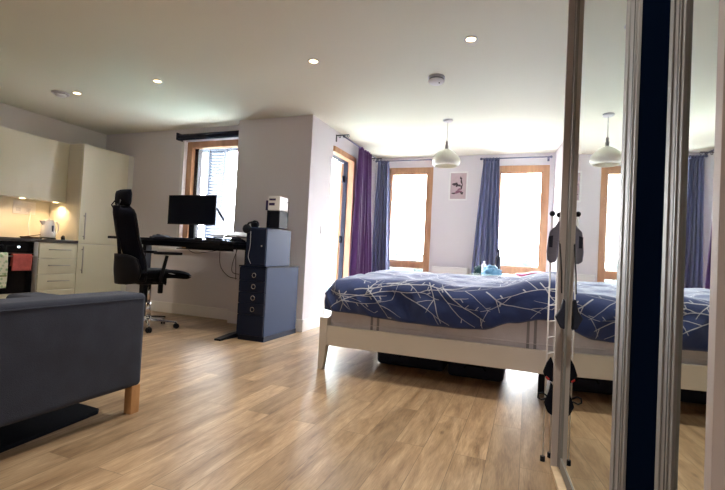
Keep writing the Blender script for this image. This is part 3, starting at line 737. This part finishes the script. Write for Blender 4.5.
def twig(a, b, ang, length, w, depth):
    path = [(a, b)]; step = .018; n = max(4, int(length / step)); curl = rnd.uniform(-.4, .4) / n; side = rnd.choice((-1, 1)); nxt = rnd.randint(4, 9)
    for i in range(n):
        ang += curl + rnd.uniform(-.10, .10)
        a += math.cos(ang) * step; b += math.sin(ang) * step
        if not inside(a, b): break
        path.append((a, b))
        if i >= nxt and depth > 0:
            side = -side; nxt = i + rnd.randint(8, 15)
            twig(a, b, ang + side * rnd.uniform(.45, .95), length * rnd.uniform(.28, .6), w * .7, depth - 1)
        elif i % 4 == 2 and rnd.random() < .35:
            s2 = rnd.choice((-1, 1)); q = [(a, b), (a + math.cos(ang + s2) * .016, b + math.sin(ang + s2) * .016), (a + math.cos(ang + s2) * .03, b + math.sin(ang + s2) * .03)]
            if all(inside(*z) for z in q): ribbon(q, w * .9, w * .9)
    if len(path) > 3: ribbon(path, w, w * .45)
for (a, b, g, l) in ((-1.47, 2.84, .42, .95), (-.98, 3.08, -.03, 1.25), (-.66, 3.10, -1.15, .30), (-.56, 3.09, -.85, .38), (-.26, 3.08, -.70, .42), (.08, 3.10, -1.0, .32), (-1.50, 3.02, -.30, .55), (-1.22, 3.02, .40, .55), (.40, 2.97, 2.75, .60),
                  (-1.35, 3.02, -1.2, .2), (-1.62, 3.25, -.1, .55), (-1.2, 3.55, .2, .9), (-.3, 3.55, .3, .8), (-1.4, 4.0, -.1, 1.0), (-.5, 4.2, .1, .9), (.3, 3.6, 2.6, .8), (-1.3, 4.4, .2, .9), (-1.58, 3.8, .4, .5), (.2, 4.5, 3.0, .8)):
    twig(a, b, g, l, .0088, 2)
build(m, 'cover', ['duvet', 'twig'], t, smooth=True)
def pil(cy, label):
    def fn(u, v):
        x, y = (u - .5) * .42, (v - .5) * .62
        e = (1 - abs(2 * u - 1) ** 3) * (1 - abs(2 * v - 1) ** 3)
        return x, y, e
    t = thing('pillow', label, 'pillow', (.24, cy, .60), local=True)
    up = MB().grid(lambda u, v: (fn(u, v)[0], fn(u, v)[1], .05 + .045 * fn(u, v)[2] ** .5), 20, 24)
    up.grid(lambda u, v: (fn(u, v)[0], fn(u, v)[1], .05 - .048 * fn(u, v)[2] ** .5), 20, 24)
    build(up, 'case', 'pillow', t, smooth=True)
pil(3.46, 'blue pillow under the duvet on the near side of the bed')
pil(4.18, 'blue pillow under the duvet on the window side of the bed')

# storage bags under the bed
def sbag(x0, x1, y0, y1, h, label, rz=0):
    cx, cy = (x0 + x1) / 2, (y0 + y1) / 2
    t = thing('storage_bag', label, 'bag', (cx, cy, 0), rz, 'bags under the bed', local=True)
    w_, d_ = (x1 - x0) / 2, (y1 - y0) / 2
    build(B(-w_, w_, -d_, d_, 0, h), 'body', 'bag', t, bevel=.035, seg=4)
    build(MB().tube([(-w_ + .03, -d_ + .02, h * .93), (w_ - .03, -d_ + .02, h * .93)], .004, 6), 'zip', 'blk', t)
    build(MB().tube([(-.08, -d_ - .002, h * .5), (-.06, -d_ - .012, h * .68), (.06, -d_ - .012, h * .68), (.08, -d_ - .002, h * .5)], .007, 6), 'handle', 'blk2', t)
sbag(-1.17, -.60, 3.50, 4.25, .165, 'dark navy storage bag under the foot half of the bed')
sbag(-.56, -.14, 3.44, 4.2, .155, 'dark navy storage bag under the middle of the bed')

# ------------------------------------------------------------------ wardrobe with mirrored sliding doors
WO = (.165, 2.12, 0)
t = thing('wardrobe', 'tall sliding door wardrobe with mirrors, a navy glass panel and taupe boards', 'wardrobe', WO, -(PI / 2 - TH), local=True)
HT = 2.496
build(B(-.022, -.004, -.036, .50, 0, HT), 'side_panel', 'taupe', t, bevel=.001)
build(B(1.344, 1.365, -.036, .50, 0, HT), 'side_panel', 'taupe', t, bevel=.001)
build(B(-.004, 1.344, .485, .50, 0, HT), 'back_panel', 'taupe', t)
build(B(-.004, 1.344, -.036, .0, .0, .022), 'plinth', 'birch', t, bevel=.002)
build(B(-.004, 1.344, .001, .07, .0, .03), 'bottom_track', 'doorframe', t)
build(B(-.004, 1.344, -.02, .07, 2.44, HT), 'top_track', 'taupe', t)
def sdoor(u0, u1, sl, sr, pm, yo, rot=0, pname='mirror', extra=None):
    z0, z1 = .032, 2.438; pr = .010
    m = MB().box(0, sl, -pr, .022, z0, z1).box(u1 - u0 - sr, u1 - u0, -pr, .022, z0, z1).box(sl, u1 - u0 - sr, -.008, .020, z0, z0 + .05).box(sl, u1 - u0 - sr, -.008, .020, z1 - .04, z1)
    for gx in (sl * .35, u1 - u0 - sr * .5): m.box(gx, gx + .006, -pr - .003, -pr, z0, z1)
    d = build(m, 'door', 'doorframe', t, bevel=.0015, local=True)
    d.location = (u0, yo, 0); d.rotation_euler = (0, 0, rot)
    p = build(B(sl, u1 - u0 - sr, -.004, .004, z0 + .05, z1 - .04), pname, pm, d, local=True)
    m = MB().box(-.004, .0, -.010, .018, z0, z1).box(u1 - u0, u1 - u0 + .004, -.010, .018, z0, z1)
    build(m, 'gasket', 'doorgap', d, local=True)
    return d
sdoor(.0, .853, .045, .072, 'mirror', .0)
sdoor(.860, 1.130, .033, .044, 'navyglass', .0, 0, 'glass_panel')['label'] = 'narrow sliding door of dark navy glass'
sdoor(1.135, 1.338, .029, .012, 'mirror', .0, -math.radians(1.4))

# white wire rack hung at the wardrobe's far corner with clothes
rk = thing('wire_rack', 'slim white wire rack standing at the far edge of the wardrobe', 'rack', (.12, 2.2, 0))
px_ = [(.098, 2.205), (.131, 2.260)]
for x, y in px_:
    build(MB().tube([(x, y, .022), (x, y, 1.14)], .0035, 8), 'pole', 'whitem', rk, smooth=True)
    build(MB().ball((x, y, 1.15), .013, n=6), 'knob', 'blk', rk, smooth=True)
    build(MB().lathe([(.011, 0), (.011, .022), (0, .022)], (x, y, 0), 12), 'foot', 'blk', rk)
for i in range(6):
    z = .42 + i * .075
    build(MB().tube([(px_[0][0], px_[0][1], z), (px_[1][0], px_[1][1], z)], .0025, 6), 'rung', 'whitem', rk)
build(MB().tube([(px_[0][0] - .012, px_[0][1] - .005, 1.03), (px_[1][0] + .005, px_[1][1], 1.035)], .0025, 6), 'rung', 'whitem', rk)
def soft(name, c, rx, ry, rz, mname, seed, label, cat, rot=0):
    mb = MB()
    def fn(u, v):
        a = u * 2 * PI; e = (v - .5) * PI
        p = Vector((math.cos(a) * math.cos(e), math.sin(a) * math.cos(e), math.sin(e)))
        k = 1 + .18 * noise.noise(p * 2.2 + Vector((seed, 0, 0)))
        q = Vector((p.x * rx * k, p.y * ry * k, p.z * rz * k)); q.rotate(Matrix.Rotation(rot, 3, 'Y'))
        return Vector(c) + q
    mb.grid(fn, 24, 16)
    return tag(build(mb, name, mname, None, smooth=True), label, cat)
cap = thing('felt_cap', 'grey felt cap hanging from the wire rack knobs beside the wardrobe', 'cap', (.105, 2.18, .94))
build(MB().prism([(.083, 1.03), (.078, .97), (.082, .93), (.098, .918), (.118, .922), (.127, .95), (.130, 1.03), (.134, 1.10), (.126, 1.115), (.108, 1.085), (.088, 1.065)], 1, 2.162, 2.182), 'body', 'greycap', cap, bevel=.006, seg=3)
build(MB().prism([(.085, 1.04), (.088, .99), (.102, .99), (.103, 1.045)], 1, 2.158, 2.164), 'side_flap', 'bag', cap)
nb = thing('hanging_bag', 'navy cloth bag hanging against the wardrobe edge at duvet height', 'bag', (.15, 2.03, .62))
build(MB().prism([(.116, .690), (.135, .72), (.146, .77), (.154, .76), (.155, .64), (.138, .645)], 1, 2.010, 2.045), 'body', 'bag', nb, bevel=.008, seg=3)
build(MB().tube([(.140, 2.04, .79), (.138, 2.06, .88), (.130, 2.13, 1.02)], .003, 6), 'strap', 'blk', nb)
bb = thing('hanging_pouch', 'black pouch with red edge hanging on the rack before the bed rail', 'bag', (.115, 2.12, .38))
build(MB().prism([(.083, .415), (.098, .46), (.115, .49), (.126, .46), (.128, .375), (.10, .385)], 1, 2.165, 2.19), 'body', 'blk2', bb, bevel=.006, seg=3)
build(MB().prism([(.094, .395), (.108, .385), (.112, .390), (.098, .402)], 1, 2.160, 2.166), 'red_edge', 'red2', bb)
b2 = thing('hanging_belt_bag', 'small black bag with looped strap low on the wire rack', 'bag', (.12, 2.12, .24))
build(MB().prism([(.092, .275), (.112, .33), (.118, .375), (.128, .36), (.130, .225), (.110, .235)], 1, 2.165, 2.19), 'body', 'blk2', b2, bevel=.006, seg=3)
build(MB().tube([(.105, 2.17, .31), (.085, 2.16, .325), (.068, 2.16, .318), (.066, 2.16, .300), (.080, 2.16, .292), (.10, 2.17, .298)], .004, 6), 'strap', 'blk', b2)

# ------------------------------------------------------------------ sofa
t = thing('sofa', 'slate grey fabric sofa seen from behind with a blond wooden leg', 'sofa', (-2.4, .95, 0))
SX, SY1, SY0 = -1.93, 1.79, -.02
build(B(SX - .20, SX, SY0, SY1, .145, .645), 'backrest', 'sofa', t, bevel=.028, seg=5)
build(B(SX - .88, SX - .19, SY1 - .20, SY1 - .006, .145, .585), 'armrest', 'sofa', t, bevel=.03, seg=4)
build(B(SX - .88, SX - .19, SY0 + .006, SY0 + .20, .145, .585), 'armrest', 'sofa', t, bevel=.03, seg=4)
build(B(SX - .86, SX - .19, SY0 + .2, SY1 - .2, .145, .29), 'seat_base', 'sofa', t, bevel=.02, seg=3)
build(B(SX - .87, SX - .20, SY0 + .205, (SY0 + SY1) / 2 - .003, .29, .42), 'seat_cushion', 'sofa', t, bevel=.04, seg=4)
build(B(SX - .87, SX - .20, (SY0 + SY1) / 2 + .003, SY1 - .205, .29, .42), 'seat_cushion', 'sofa', t, bevel=.04, seg=4)
build(MB().tube([(SX + .001, SY0 + .03, .617), (SX + .001, SY1 - .03, .617)], .004, 6), 'piping', 'sofa', t)
for x, y in ((SX - .062, SY1 - .055), (SX - .062, SY0 + .01), (SX - .85, SY1 - .075), (SX - .85, SY0 + .02)):
    build(B(x, x + .052, y, y + .052, 0, .15), 'leg', 'pine', t, bevel=.002)
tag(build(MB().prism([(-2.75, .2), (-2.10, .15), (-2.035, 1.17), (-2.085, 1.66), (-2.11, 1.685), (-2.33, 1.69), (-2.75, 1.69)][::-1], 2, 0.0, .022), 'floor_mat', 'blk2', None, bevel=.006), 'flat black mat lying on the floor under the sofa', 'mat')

# ------------------------------------------------------------------ filing cabinets
t = thing('filing_cabinet', 'navy metal cabinet of drawers with round handles on the floor by the pillar', 'cabinet', (-2.555, 3.96, 0))
fx0, fx1, fy0, fy1 = -2.72, -2.405, 3.635, 4.285
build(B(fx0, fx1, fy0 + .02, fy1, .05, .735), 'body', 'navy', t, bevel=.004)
build(B(fx0 + .01, fx1 + .004, fy0 + .02, fy1 + .004, 0, .05), 'plinth', 'navyshade', t)
build(B(fx0 - .004, fx1 + .006, fy0 - .004, fy1 + .006, .735, .748), 'top_plate', 'navyshade', t, bevel=.002)
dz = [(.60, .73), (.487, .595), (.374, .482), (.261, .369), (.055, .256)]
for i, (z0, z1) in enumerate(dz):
    d = build(B(fx0 + .004, fx1 - .004, fy0, fy0 + .02, z0, z1), 'drawer', 'navyshade', t, bevel=.003)
    if i < 4:
        zc = z0 + .055; xc = -2.535
        rg = MB().lathe([(.022, 0), (.026, .004), (.022, .008), (.018, .004)], (xc, fy0 - .004, zc), 20, Matrix.Rotation(PI / 2, 4, 'X') @ Matrix.Scale(1, 4), close=True)
        build(rg, 'handle', 'chrome', d, smooth=True)
t = thing('desktop_cabinet', 'smaller blue metal cabinet standing on top of the navy drawers', 'cabinet', (-2.54, 3.88, .748))
ux0, ux1, uy0, uy1 = -2.66, -2.42, 3.645, 4.11
build(B(ux0, ux1, uy0, uy1, .749, 1.135), 'body', 'navy', t, bevel=.006)
build(B(ux0 + .006, ux1 - .006, uy0 - .012, uy0, .755, 1.128), 'door', 'navyshade', t, bevel=.003)
build(MB().lathe([(.008, 0), (.008, .014), (0, .014)], (ux0 + .20, uy0 - .012, .95), 12, Matrix.Rotation(PI / 2, 4, 'X')), 'knob', 'chrome', t)
t = thing('headphones', 'black headphones hooked over the top corner of the blue cabinet', 'headphones', (-2.65, 3.62, 1.08))
for y in (3.60, 3.72):
    build(MB().lathe([(0, -.02), (.03, -.02), (.045, -.008), (.045, .012), (.03, .022), (0, .022)], (-2.63 if y < 3.7 else -2.62, y, 1.115 if y < 3.7 else 1.165), 20, Matrix.Rotation(PI / 2, 4, 'X')), 'ear_cup', 'blk', t, smooth=True)
build(MB().tube([(-2.63, 3.60, 1.15), (-2.615, 3.61, 1.175), (-2.59, 3.65, 1.19), (-2.59, 3.69, 1.195), (-2.61, 3.715, 1.19)], .010, 8), 'headband', 'blk', t, smooth=True)

t = thing('speaker_box', 'black upright box standing on top of the blue cabinet', 'box', (-2.37, 3.8, 1.135))
build(B(-2.475, -2.325, 3.70, 3.86, 1.136, 1.31), 'body', 'blk', t, bevel=.005)
build(B(-2.465, -2.43, 3.697, 3.70, 1.16, 1.29), 'window_panel', 'screen', t)
t = thing('label_printer', 'white box with dark violet stripes on top of the black box', 'box', (-2.38, 3.8, 1.31))
build(B(-2.465, -2.325, 3.695, 3.85, 1.313, 1.455), 'body', 'white', t, bevel=.008, seg=3)
build(B(-2.50, -2.465, 3.71, 3.84, 1.315, 1.415), 'side_cover', 'stripe', t, bevel=.003)
build(B(-2.45, -2.375, 3.693, 3.695, 1.412, 1.432), 'stripe', 'stripe', t)
build(B(-2.45, -2.385, 3.693, 3.695, 1.362, 1.388), 'stripe', 'stripe', t)
build(MB().tube([(-2.325, 3.82, 1.40), (-2.305, 3.83, 1.42), (-2.31, 3.84, 1.35), (-2.335, 3.87, 1.2), (-2.38, 3.95, 1.142)], .003, 6), 'cord', 'blk', t)

# ------------------------------------------------------------------ desk
t = thing('standing_desk', 'long black height-adjustable desk raised high under the window', 'desk', (-3.6, 3.9, 0))
kx0, kx1, ky0, ky1, kz = -4.50, -2.735, 3.56, 4.26, .985
build(B(kx0, kx1, ky0, ky1, kz - .028, kz), 'desktop', 'blk', t, bevel=.004)
build(B(-4.12, -2.80, 3.60, 3.62, .905, .957), 'front_apron', 'blk', t, bevel=.003)
build(B(-4.25, -2.80, 3.84, 3.88, .90, .955).box(-4.25, -2.80, 3.94, 3.98, .90, .955), 'crossbar', 'blk', t)
for x in (-4.27, -2.81):
    L = build(B(x - .035, x + .035, 3.86, 3.96, .03, .60), 'leg', 'blk', t, bevel=.004)
    build(B(x - .027, x + .027, 3.87, 3.95, .60, .91), 'inner_column', 'blk', L)
    build(B(x - .03, x + .03, 3.60, 4.2, .92, .955), 'side_bracket', 'blk', L)
    build(MB().prism([(3.47, 0), (4.22, 0), (4.22, .018), (4.0, .04), (3.7, .04), (3.47, .018)], 0, x - .038, x + .038), 'foot', 'blk', L, bevel=.003)
build(B(-3.9, -3.2, 3.99, 4.15, .875, .885).box(-3.9, -3.2, 4.14, 4.15, .885, .955), 'cable_tray', 'blk', t)
build(B(-3.06, -2.92, 3.565, 3.62, .94, .957), 'height_control', 'blk', t)
kt = .9855
t = thing('monitor', 'wide black computer monitor on the desk in front of the window', 'monitor', (-3.8, 4.08, kt))
build(B(-4.155, -3.445, 4.08, 4.105, 1.172, 1.528), 'housing', 'blk', t, bevel=.004)
build(B(-4.147, -3.453, 4.078, 4.080, 1.190, 1.520), 'screen', 'screen', t)
build(B(-3.84, -3.76, 4.105, 4.14, .99, 1.34), 'stand_column', 'blk', t, bevel=.004)
build(B(-3.92, -3.68, 4.04, 4.2, kt, .995), 'stand_foot', 'blk', t, bevel=.003)
t = thing('laptop_stand', 'black riser under the silver laptop', 'stand', (-3.05, 3.88, kt))
build(MB().tube([(-3.20, 3.78, kt + .006), (-3.20, 3.80, 1.025), (-2.90, 3.80, 1.025), (-2.90, 3.78, kt + .006)], .006, 8), 'front_frame', 'blk', t, smooth=True)
build(MB().tube([(-3.20, 3.99, kt + .006), (-3.20, 3.99, 1.035), (-2.90, 3.99, 1.035), (-2.90, 3.99, kt + .006)], .006, 8), 'rear_frame', 'blk', t, smooth=True)
t = thing('laptop', 'open silver laptop on a black riser at the right end of the desk', 'laptop', (-3.04, 3.9, 1.035))
build(MB().hexa([(-3.22, 3.765, 1.032), (-2.88, 3.765, 1.032), (-2.88, 4.01, 1.043), (-3.22, 4.01, 1.043)], [(-3.22, 3.765, 1.046), (-2.88, 3.765, 1.046), (-2.88, 4.01, 1.057), (-3.22, 4.01, 1.057)]), 'base', 'silver', t, bevel=.003)
ld = build(MB().hexa([(-3.22, 4.01, 1.057), (-2.88, 4.01, 1.057), (-2.88, 4.017, 1.057), (-3.22, 4.017, 1.057)], [(-3.22, 4.11, 1.10), (-2.88, 4.11, 1.10), (-2.88, 4.117, 1.10), (-3.22, 4.117, 1.10)]), 'lid', 'silver', t, bevel=.002)
build(B(-3.19, -2.91, 3.80, 3.94, 1.0525, 1.0535).box(-3.19, -2.91, 3.94, 3.98, 1.054, 1.0555), 'keyboard', 'silver', t)
t = thing('desk_lamp', 'jointed desk lamp with silver arm behind the right side of the monitor', 'lamp', (-3.2, 4.17, kt))
build(MB().lathe([(.06, 0), (.06, .012), (.02, .018), (0, .018)], (-3.21, 4.18, kt), 24), 'base', 'blk', t, smooth=True)
build(MB().tube([(-3.21, 4.18, kt + .015), (-3.215, 4.18, 1.13)], .007), 'post', 'silver', t, smooth=True)
build(MB().tube([(-3.215, 4.18, 1.13), (-3.40, 4.19, 1.245)], .007), 'lower_arm', 'steel', t, smooth=True)
build(MB().tube([(-3.39, 4.19, 1.235), (-3.50, 4.19, 1.37), (-3.56, 4.19, 1.40)], .012), 'upper_arm', 'blk', t, smooth=True)
build(MB().lathe([(.015, .03), (.035, .01), (.05, -.03), (.046, -.03), (.0, .0)], (-3.58, 4.19, 1.40), 20), 'lamp_shade', 'blk', t, smooth=True)
t = thing('keyboard', 'flat black keyboard on the desk below the monitor', 'keyboard', (-3.72, 3.78, kt))
build(B(-3.95, -3.50, 3.70, 3.84, kt, kt + .012), 'body', 'blk', t, bevel=.003)
m = MB()
for r_ in range(5):
    for c_ in range(22): m.box(-3.94 + c_ * .0198, -3.924 + c_ * .0198, 3.712 + r_ * .025, 3.732 + r_ * .025, kt + .012, kt + .017)
build(m, 'keys', 'alu', t)
tag(build(MB().ball((-3.38, 3.77, kt + .012), .032, .052, .018, n=8), 'computer_mouse', 'blk', None, smooth=True), 'black computer mouse on the desk right of the keyboard', 'mouse')
t = thing('docking_station', 'low black box on the desk between monitor and laptop', 'box', (-3.33, 3.95, kt))
build(B(-3.42, -3.26, 3.90, 4.02, kt, kt + .035), 'body', 'blk', t, bevel=.005)
build(B(-3.41, -3.40, 3.898, 3.90, kt + .012, kt + .02), 'led', 'led', t)
heap('desk_clutter_bag', (-4.02, 3.86, kt), .13, .10, .045, 'bag', 12, 'low black pouch lying on the desk left of the keyboard', 'pouch')
heap('cleaning_cloth', (-2.82, 3.70, kt), .07, .08, .035, 'blk2', 14, 'black crumpled cloth at the right end of the desk', 'cloth')
# cables below the desk
def cable(pts, label, c='blk', r_=.0035, nm='power_cable'):
    # smooth path
    P = [Vector(p) for p in pts]; out = []
    for i in range(len(P) - 1):
        p0, p1, p2, p3 = P[max(0, i - 1)], P[i], P[i + 1], P[min(len(P) - 1, i + 2)]
        for k in range(8):
            s = k / 8; out.append(.5 * ((2 * p1) + (p2 - p0) * s + (2 * p0 - 5 * p1 + 4 * p2 - p3) * s * s + (3 * p1 - p0 - 3 * p2 + p3) * s ** 3))
    out.append(P[-1]); tag(build(MB().tube(out, r_, 6), nm, c, None, smooth=True), label, 'cable', 'cables under the desk')
cable([(-3.75, 4.0, .89), (-3.55, 3.9, .84), (-3.3, 3.85, .86), (-3.15, 3.9, .90)], 'thin dark cable sagging just under the middle of the desk')
cable([(-3.15, 3.85, .90), (-3.05, 3.75, .72), (-2.92, 3.72, .62), (-2.84, 3.76, .60)], 'dark cable looping from the desk down to its right leg')
cable([(-2.96, 3.9, .90), (-2.95, 3.82, .75), (-2.93, 3.80, .66), (-2.86, 3.82, .64)], 'dark cable hanging close to the right desk leg')
cable([(-2.76, 3.64, .98), (-2.745, 3.60, .85), (-2.74, 3.605, .70), (-2.745, 3.62, .60)], 'cable hanging along the front of the navy drawers')
cable([(-2.60, 3.625, 1.09), (-2.585, 3.605, .95), (-2.60, 3.605, .84), (-2.57, 3.61, .77)], 'thin pale cord hanging down the blue cabinet front', 'silver', .0025, 'headphone_cord')
tag(build(B(-3.62, -3.50, 4.50, 4.53, .8815, .905), 'phone_charger', 'white', None, bevel=.004), 'small white charger lying on the window sill under the desk', 'charger')
# phone and papers on the sill
t = thing('paper_stack', 'stack of pale papers lying on the sill behind the monitor', 'papers', (-4.05, 4.53, .88))
build(B(-4.2, -3.95, 4.50, 4.585, .8805, .90), 'sheets', 'white', t)
build(B(-4.19, -4.0, 4.502, 4.583, .90, .906), 'cover_sheet', 'mattress', t)

# ------------------------------------------------------------------ office chair
CA = math.radians(72)
t = thing('office_chair', 'black high-back mesh office chair with headrest at the desk', 'chair', (-3.83, 3.57, 0), CA - PI / 2, local=True)
# local: +y is forward, z up
hub = MB().lathe([(.036, .075), (.040, .10), (.034, .13), (.02, .135), (0, .135)], n=20)
build(hub, 'hub', 'chrome', t, smooth=True)
for k in range(5):
    ang = math.radians(-40 + 72 * k) - (CA - PI / 2)
    d = Vector((math.cos(ang), math.sin(ang), 0)); s_ = Vector((-d.y, d.x, 0))
    q = lambda a, b, z: d * a + s_ * b + Vector((0, 0, z))
    lg = build(MB().hexa([q(.02, -.02, .085), q(.30, -.012, .062), q(.30, .012, .062), q(.02, .02, .085)], [q(.02, -.016, .118), q(.30, -.010, .078), q(.30, .010, .078), q(.02, .016, .118)]), 'leg', 'chrome', t, bevel=.003)
    c = d * .295
    rt = Matrix.Rotation(ang + .5, 4, 'Z') @ Matrix.Rotation(PI / 2, 4, 'X')
    cs = MB()
    for o_ in (-.013, .013):
        cs.lathe([(0, -.009), (.026, -.009), (.029, -.004), (.029, .004), (.026, .009), (0, .009)], c + (rt @ Vector((0, 0, o_))) + Vector((0, 0, .030)), 18, rt)
    cs.tube([c + Vector((0, 0, .03)), c + Vector((0, 0, .066))], .008, 8)
    build(cs, 'caster', 'blk', lg, smooth=False)
build(MB().tube([(0, 0, .13), (0, 0, .28)], .027, 16), 'gas_cover', 'chrome', t, smooth=True)
build(MB().tube([(0, 0, .27), (0, 0, .49)], .016, 14), 'gas_column', 'chrome', t, smooth=True)
mc = MB().box(-.10, .10, -.15, .14, .48, .56); build(mc, 'mechanism', 'blk', t, bevel=.012)
build(MB().tube([(.08, .05, .51), (.20, .05, .51), (.25, .05, .49)], .007, 8).tube([(-.08, .0, .51), (-.22, .0, .49)], .007, 8), 'lever', 'blk', t, smooth=True)
build(MB().box(.05, .085, .06, .11, .38, .50), 'tilt_knob', 'blk', t, bevel=.01)
# seat cushion with waterfall front
def seat(u, v):
    x = (u - .5) * .50; y = -.24 + .52 * v
    return x, y
sm = MB()
def seat_s(u, v, top):
    x, y = (u - .5) * 2, (v - .5) * 2
    w_ = .25 * (1 - .06 * max(0, y)) ; rr = (1 - abs(x) ** 5) ** .3 * (1 - abs(y) ** 6) ** .3
    z = .600 + (.042 * rr if top else -.050 * rr) + (.012 * x * x if top else 0) - .030 * max(0, y - .3) ** 2 * 2
    return (x * w_, .06 + y * .29, z)
sm.grid(lambda u, v: seat_s(u, v, True), 24, 24).grid(lambda u, v: seat_s(u, v, False), 24, 24)
build(sm, 'seat', 'blk2', t, smooth=True)
# back: mesh panel, curved
def spine(v): # v 0..1 up: (y,z)
    z = .53 + .75 * v
    y = -.255 - .15 * v + .035 * math.sin(PI * min(1, v / .6))
    return y, z
def bk(u, v, off):
    y, z = spine(v); x = (u - .5) * 2; w_ = .245 - .035 * v ** 2 - .045 * math.exp(-((v - .42) / .16) ** 2) - (.02 * (1 - v) ** 3) - (.10 * max(0, (v - .9) / .1) ** 2)
    return (x * w_, y + .10 * x * x + off, z)
bm_ = MB(); bm_.grid(lambda u, v: bk(u, v, 0), 18, 26)
build(bm_, 'backrest', 'mesh', t, smooth=True, solid=.018)
fr = MB()
edge = [bk(0, v / 20, 0) for v in range(21)] + [bk(u / 8, 1, 0) for u in range(1, 9)] + [bk(1, 1 - v / 20, 0) for v in range(1, 21)] + [bk(1 - u / 8, 0, 0) for u in range(1, 9)]
fr.tube(edge, .014, 8)
build(fr, 'back_frame', 'blk', t, smooth=True)
lm = MB()
lm.grid(lambda u, v: ((u - .5) * (.44 + .10 * math.sin(PI * min(1, v * 1.1))) , -.325 + .11 * (2 * u - 1) ** 2 - .02 * v, .49 + .31 * v - .05 * (2 * u - 1) ** 4 * (v - .5) * 2), 12, 8)
build(lm, 'lumbar_support', 'blk', t, smooth=True, solid=.035)
build(MB().tube([(0, -.13, .51), (0, -.25, .50), (0, -.30, .54), (0, -.315, .70), (0, -.35, .98), (0, -.385, 1.16)], [.024, .024, .022, .02, .016, .014], 12), 'spine_bar', 'blk', t, smooth=True)
hr = build(MB().tube([(0, -.39, 1.15), (0, -.395, 1.28), (0, -.345, 1.36)], .011, 8).tube([(-.07, -.36, 1.22), (-.09, -.40, 1.30), (-.06, -.37, 1.36)], .007, 6).tube([(.07, -.36, 1.22), (.09, -.40, 1.30), (.06, -.37, 1.36)], .007, 6), 'headrest_bracket', 'blk', t, smooth=True)
hm_ = MB()
def hd(u, v, s_):
    x = (u - .5) * 2; z = (v - .5) * 2; rr = (1 - abs(x) ** 4) ** .35 * (1 - abs(z) ** 3) ** .4
    return (x * .15, -.350 + .035 * x * x + s_ * .038 * rr, 1.375 + z * .085)
hm_.grid(lambda u, v: hd(u, v, 1), 18, 12).grid(lambda u, v: hd(u, v, -1), 18, 12)
build(hm_, 'headrest', 'blk2', t, smooth=True)
for sx in (-1, 1):
    a_ = build(MB().tube([(sx * .12, -.02, .52), (sx * .27, -.02, .53), (sx * .285, -.02, .57), (sx * .285, .03, .80)], [.018, .018, .02, .017], 10), 'arm_support', 'blk', t, smooth=True)
    build(MB().box(sx * .285 - .045, sx * .285 + .045, -.10, .18, .81, .84), 'armrest', 'blk', a_, bevel=.013, seg=4)

# ------------------------------------------------------------------ daylight + sky
W = bpy.data.worlds.new('sky'); bpy.context.scene.world = W; W.use_nodes = True
nt = W.node_tree; N = nt.nodes; L = nt.links; bg = N['Background']
tc = N.new('ShaderNodeTexCoord'); sp_ = N.new('ShaderNodeSeparateXYZ'); L.new(tc.outputs['Generated'], sp_.inputs[0])
rp = N.new('ShaderNodeValToRGB'); e = rp.color_ramp.elements
mr = N.new('ShaderNodeMapRange'); mr.inputs['From Min'].default_value = -1; mr.inputs['From Max'].default_value = 1; L.new(sp_.outputs[2], mr.inputs[0]); L.new(mr.outputs[0], rp.inputs[0])
e[0].position = .46; e[0].color = (.62, .70, .62, 1); e[1].position = .52; e[1].color = (1, 1, 1, 1); k = e.new(1); k.color = (.78, .88, 1, 1)
L.new(rp.outputs[0], bg.inputs[0]); bg.inputs[1].default_value = 7.0

def portal(name, loc, rot, sx, sy):
    l = bpy.data.lights.new(name, 'AREA'); l.shape = 'RECTANGLE'; l.size = sx; l.size_y = sy
    o = bpy.data.objects.new(name, l); C.objects.link(o); o.location = loc; o.rotation_euler = rot; l.cycles.is_portal = True; o['kind'] = 'helper'
portal('portal_left', ((W1[0] + W1[1]) / 2, YB + .2, 1.18), (-PI / 2, 0, 0), W1[1] - W1[0], 2.3)
portal('portal_right', ((W2[0] + W2[1]) / 2, YB + .2, 1.18), (-PI / 2, 0, 0), W2[1] - W2[0], 2.3)
portal('portal_desk', ((DW[0] + DW[1]) / 2, YD + .22, 1.6), (-PI / 2, 0, 0), DW[1] - DW[0], DW[3] - DW[2])
portal('portal_door', (XP - .22, (DO[0] + DO[1]) / 2, 1.15), (0, PI / 2, 0), 2.3, DO[1] - DO[0])

# ------------------------------------------------------------------ camera
h, yaw, pitch, roll, F = .9101777, .3676116, .0234458, .0505575, 431.3712
cy, sy = math.cos(yaw), math.sin(yaw); cp, sn = math.cos(pitch), math.sin(pitch)
fw = Vector((-sy * cp, cy * cp, sn)); rt = Vector((cy, sy, 0)); up = rt.cross(fw)
r2 = rt * math.cos(roll) + up * math.sin(roll); u2 = -rt * math.sin(roll) + up * math.cos(roll)
cam = bpy.data.cameras.new('camera'); cam.sensor_width = 36; cam.lens = F / 725 * 36; cam.clip_start = .02; cam.clip_end = 2000
co = bpy.data.objects.new('camera', cam); C.objects.link(co)
mw = Matrix(((r2.x, u2.x, -fw.x, 0), (r2.y, u2.y, -fw.y, 0), (r2.z, u2.z, -fw.z, h), (0, 0, 0, 1)))
co.matrix_world = mw
S = bpy.context.scene; S.camera = co
S.view_settings.view_transform = 'Standard'; S.view_settings.look = 'None'; S.view_settings.gamma = 1; S.view_settings.use_curve_mapping = False
S.view_settings.exposure = 2.88
S.cycles.max_bounces = 12; S.cycles.diffuse_bounces = 8; S.cycles.glossy_bounces = 6; S.cycles.transparent_max_bounces = 16
S.cycles.use_denoising = True; S.cycles.sample_clamp_indirect = 12
S.cycles.caustics_reflective = False; S.cycles.caustics_refractive = False
for o in list(C.objects):
    if '_l' in o: del o['_l']
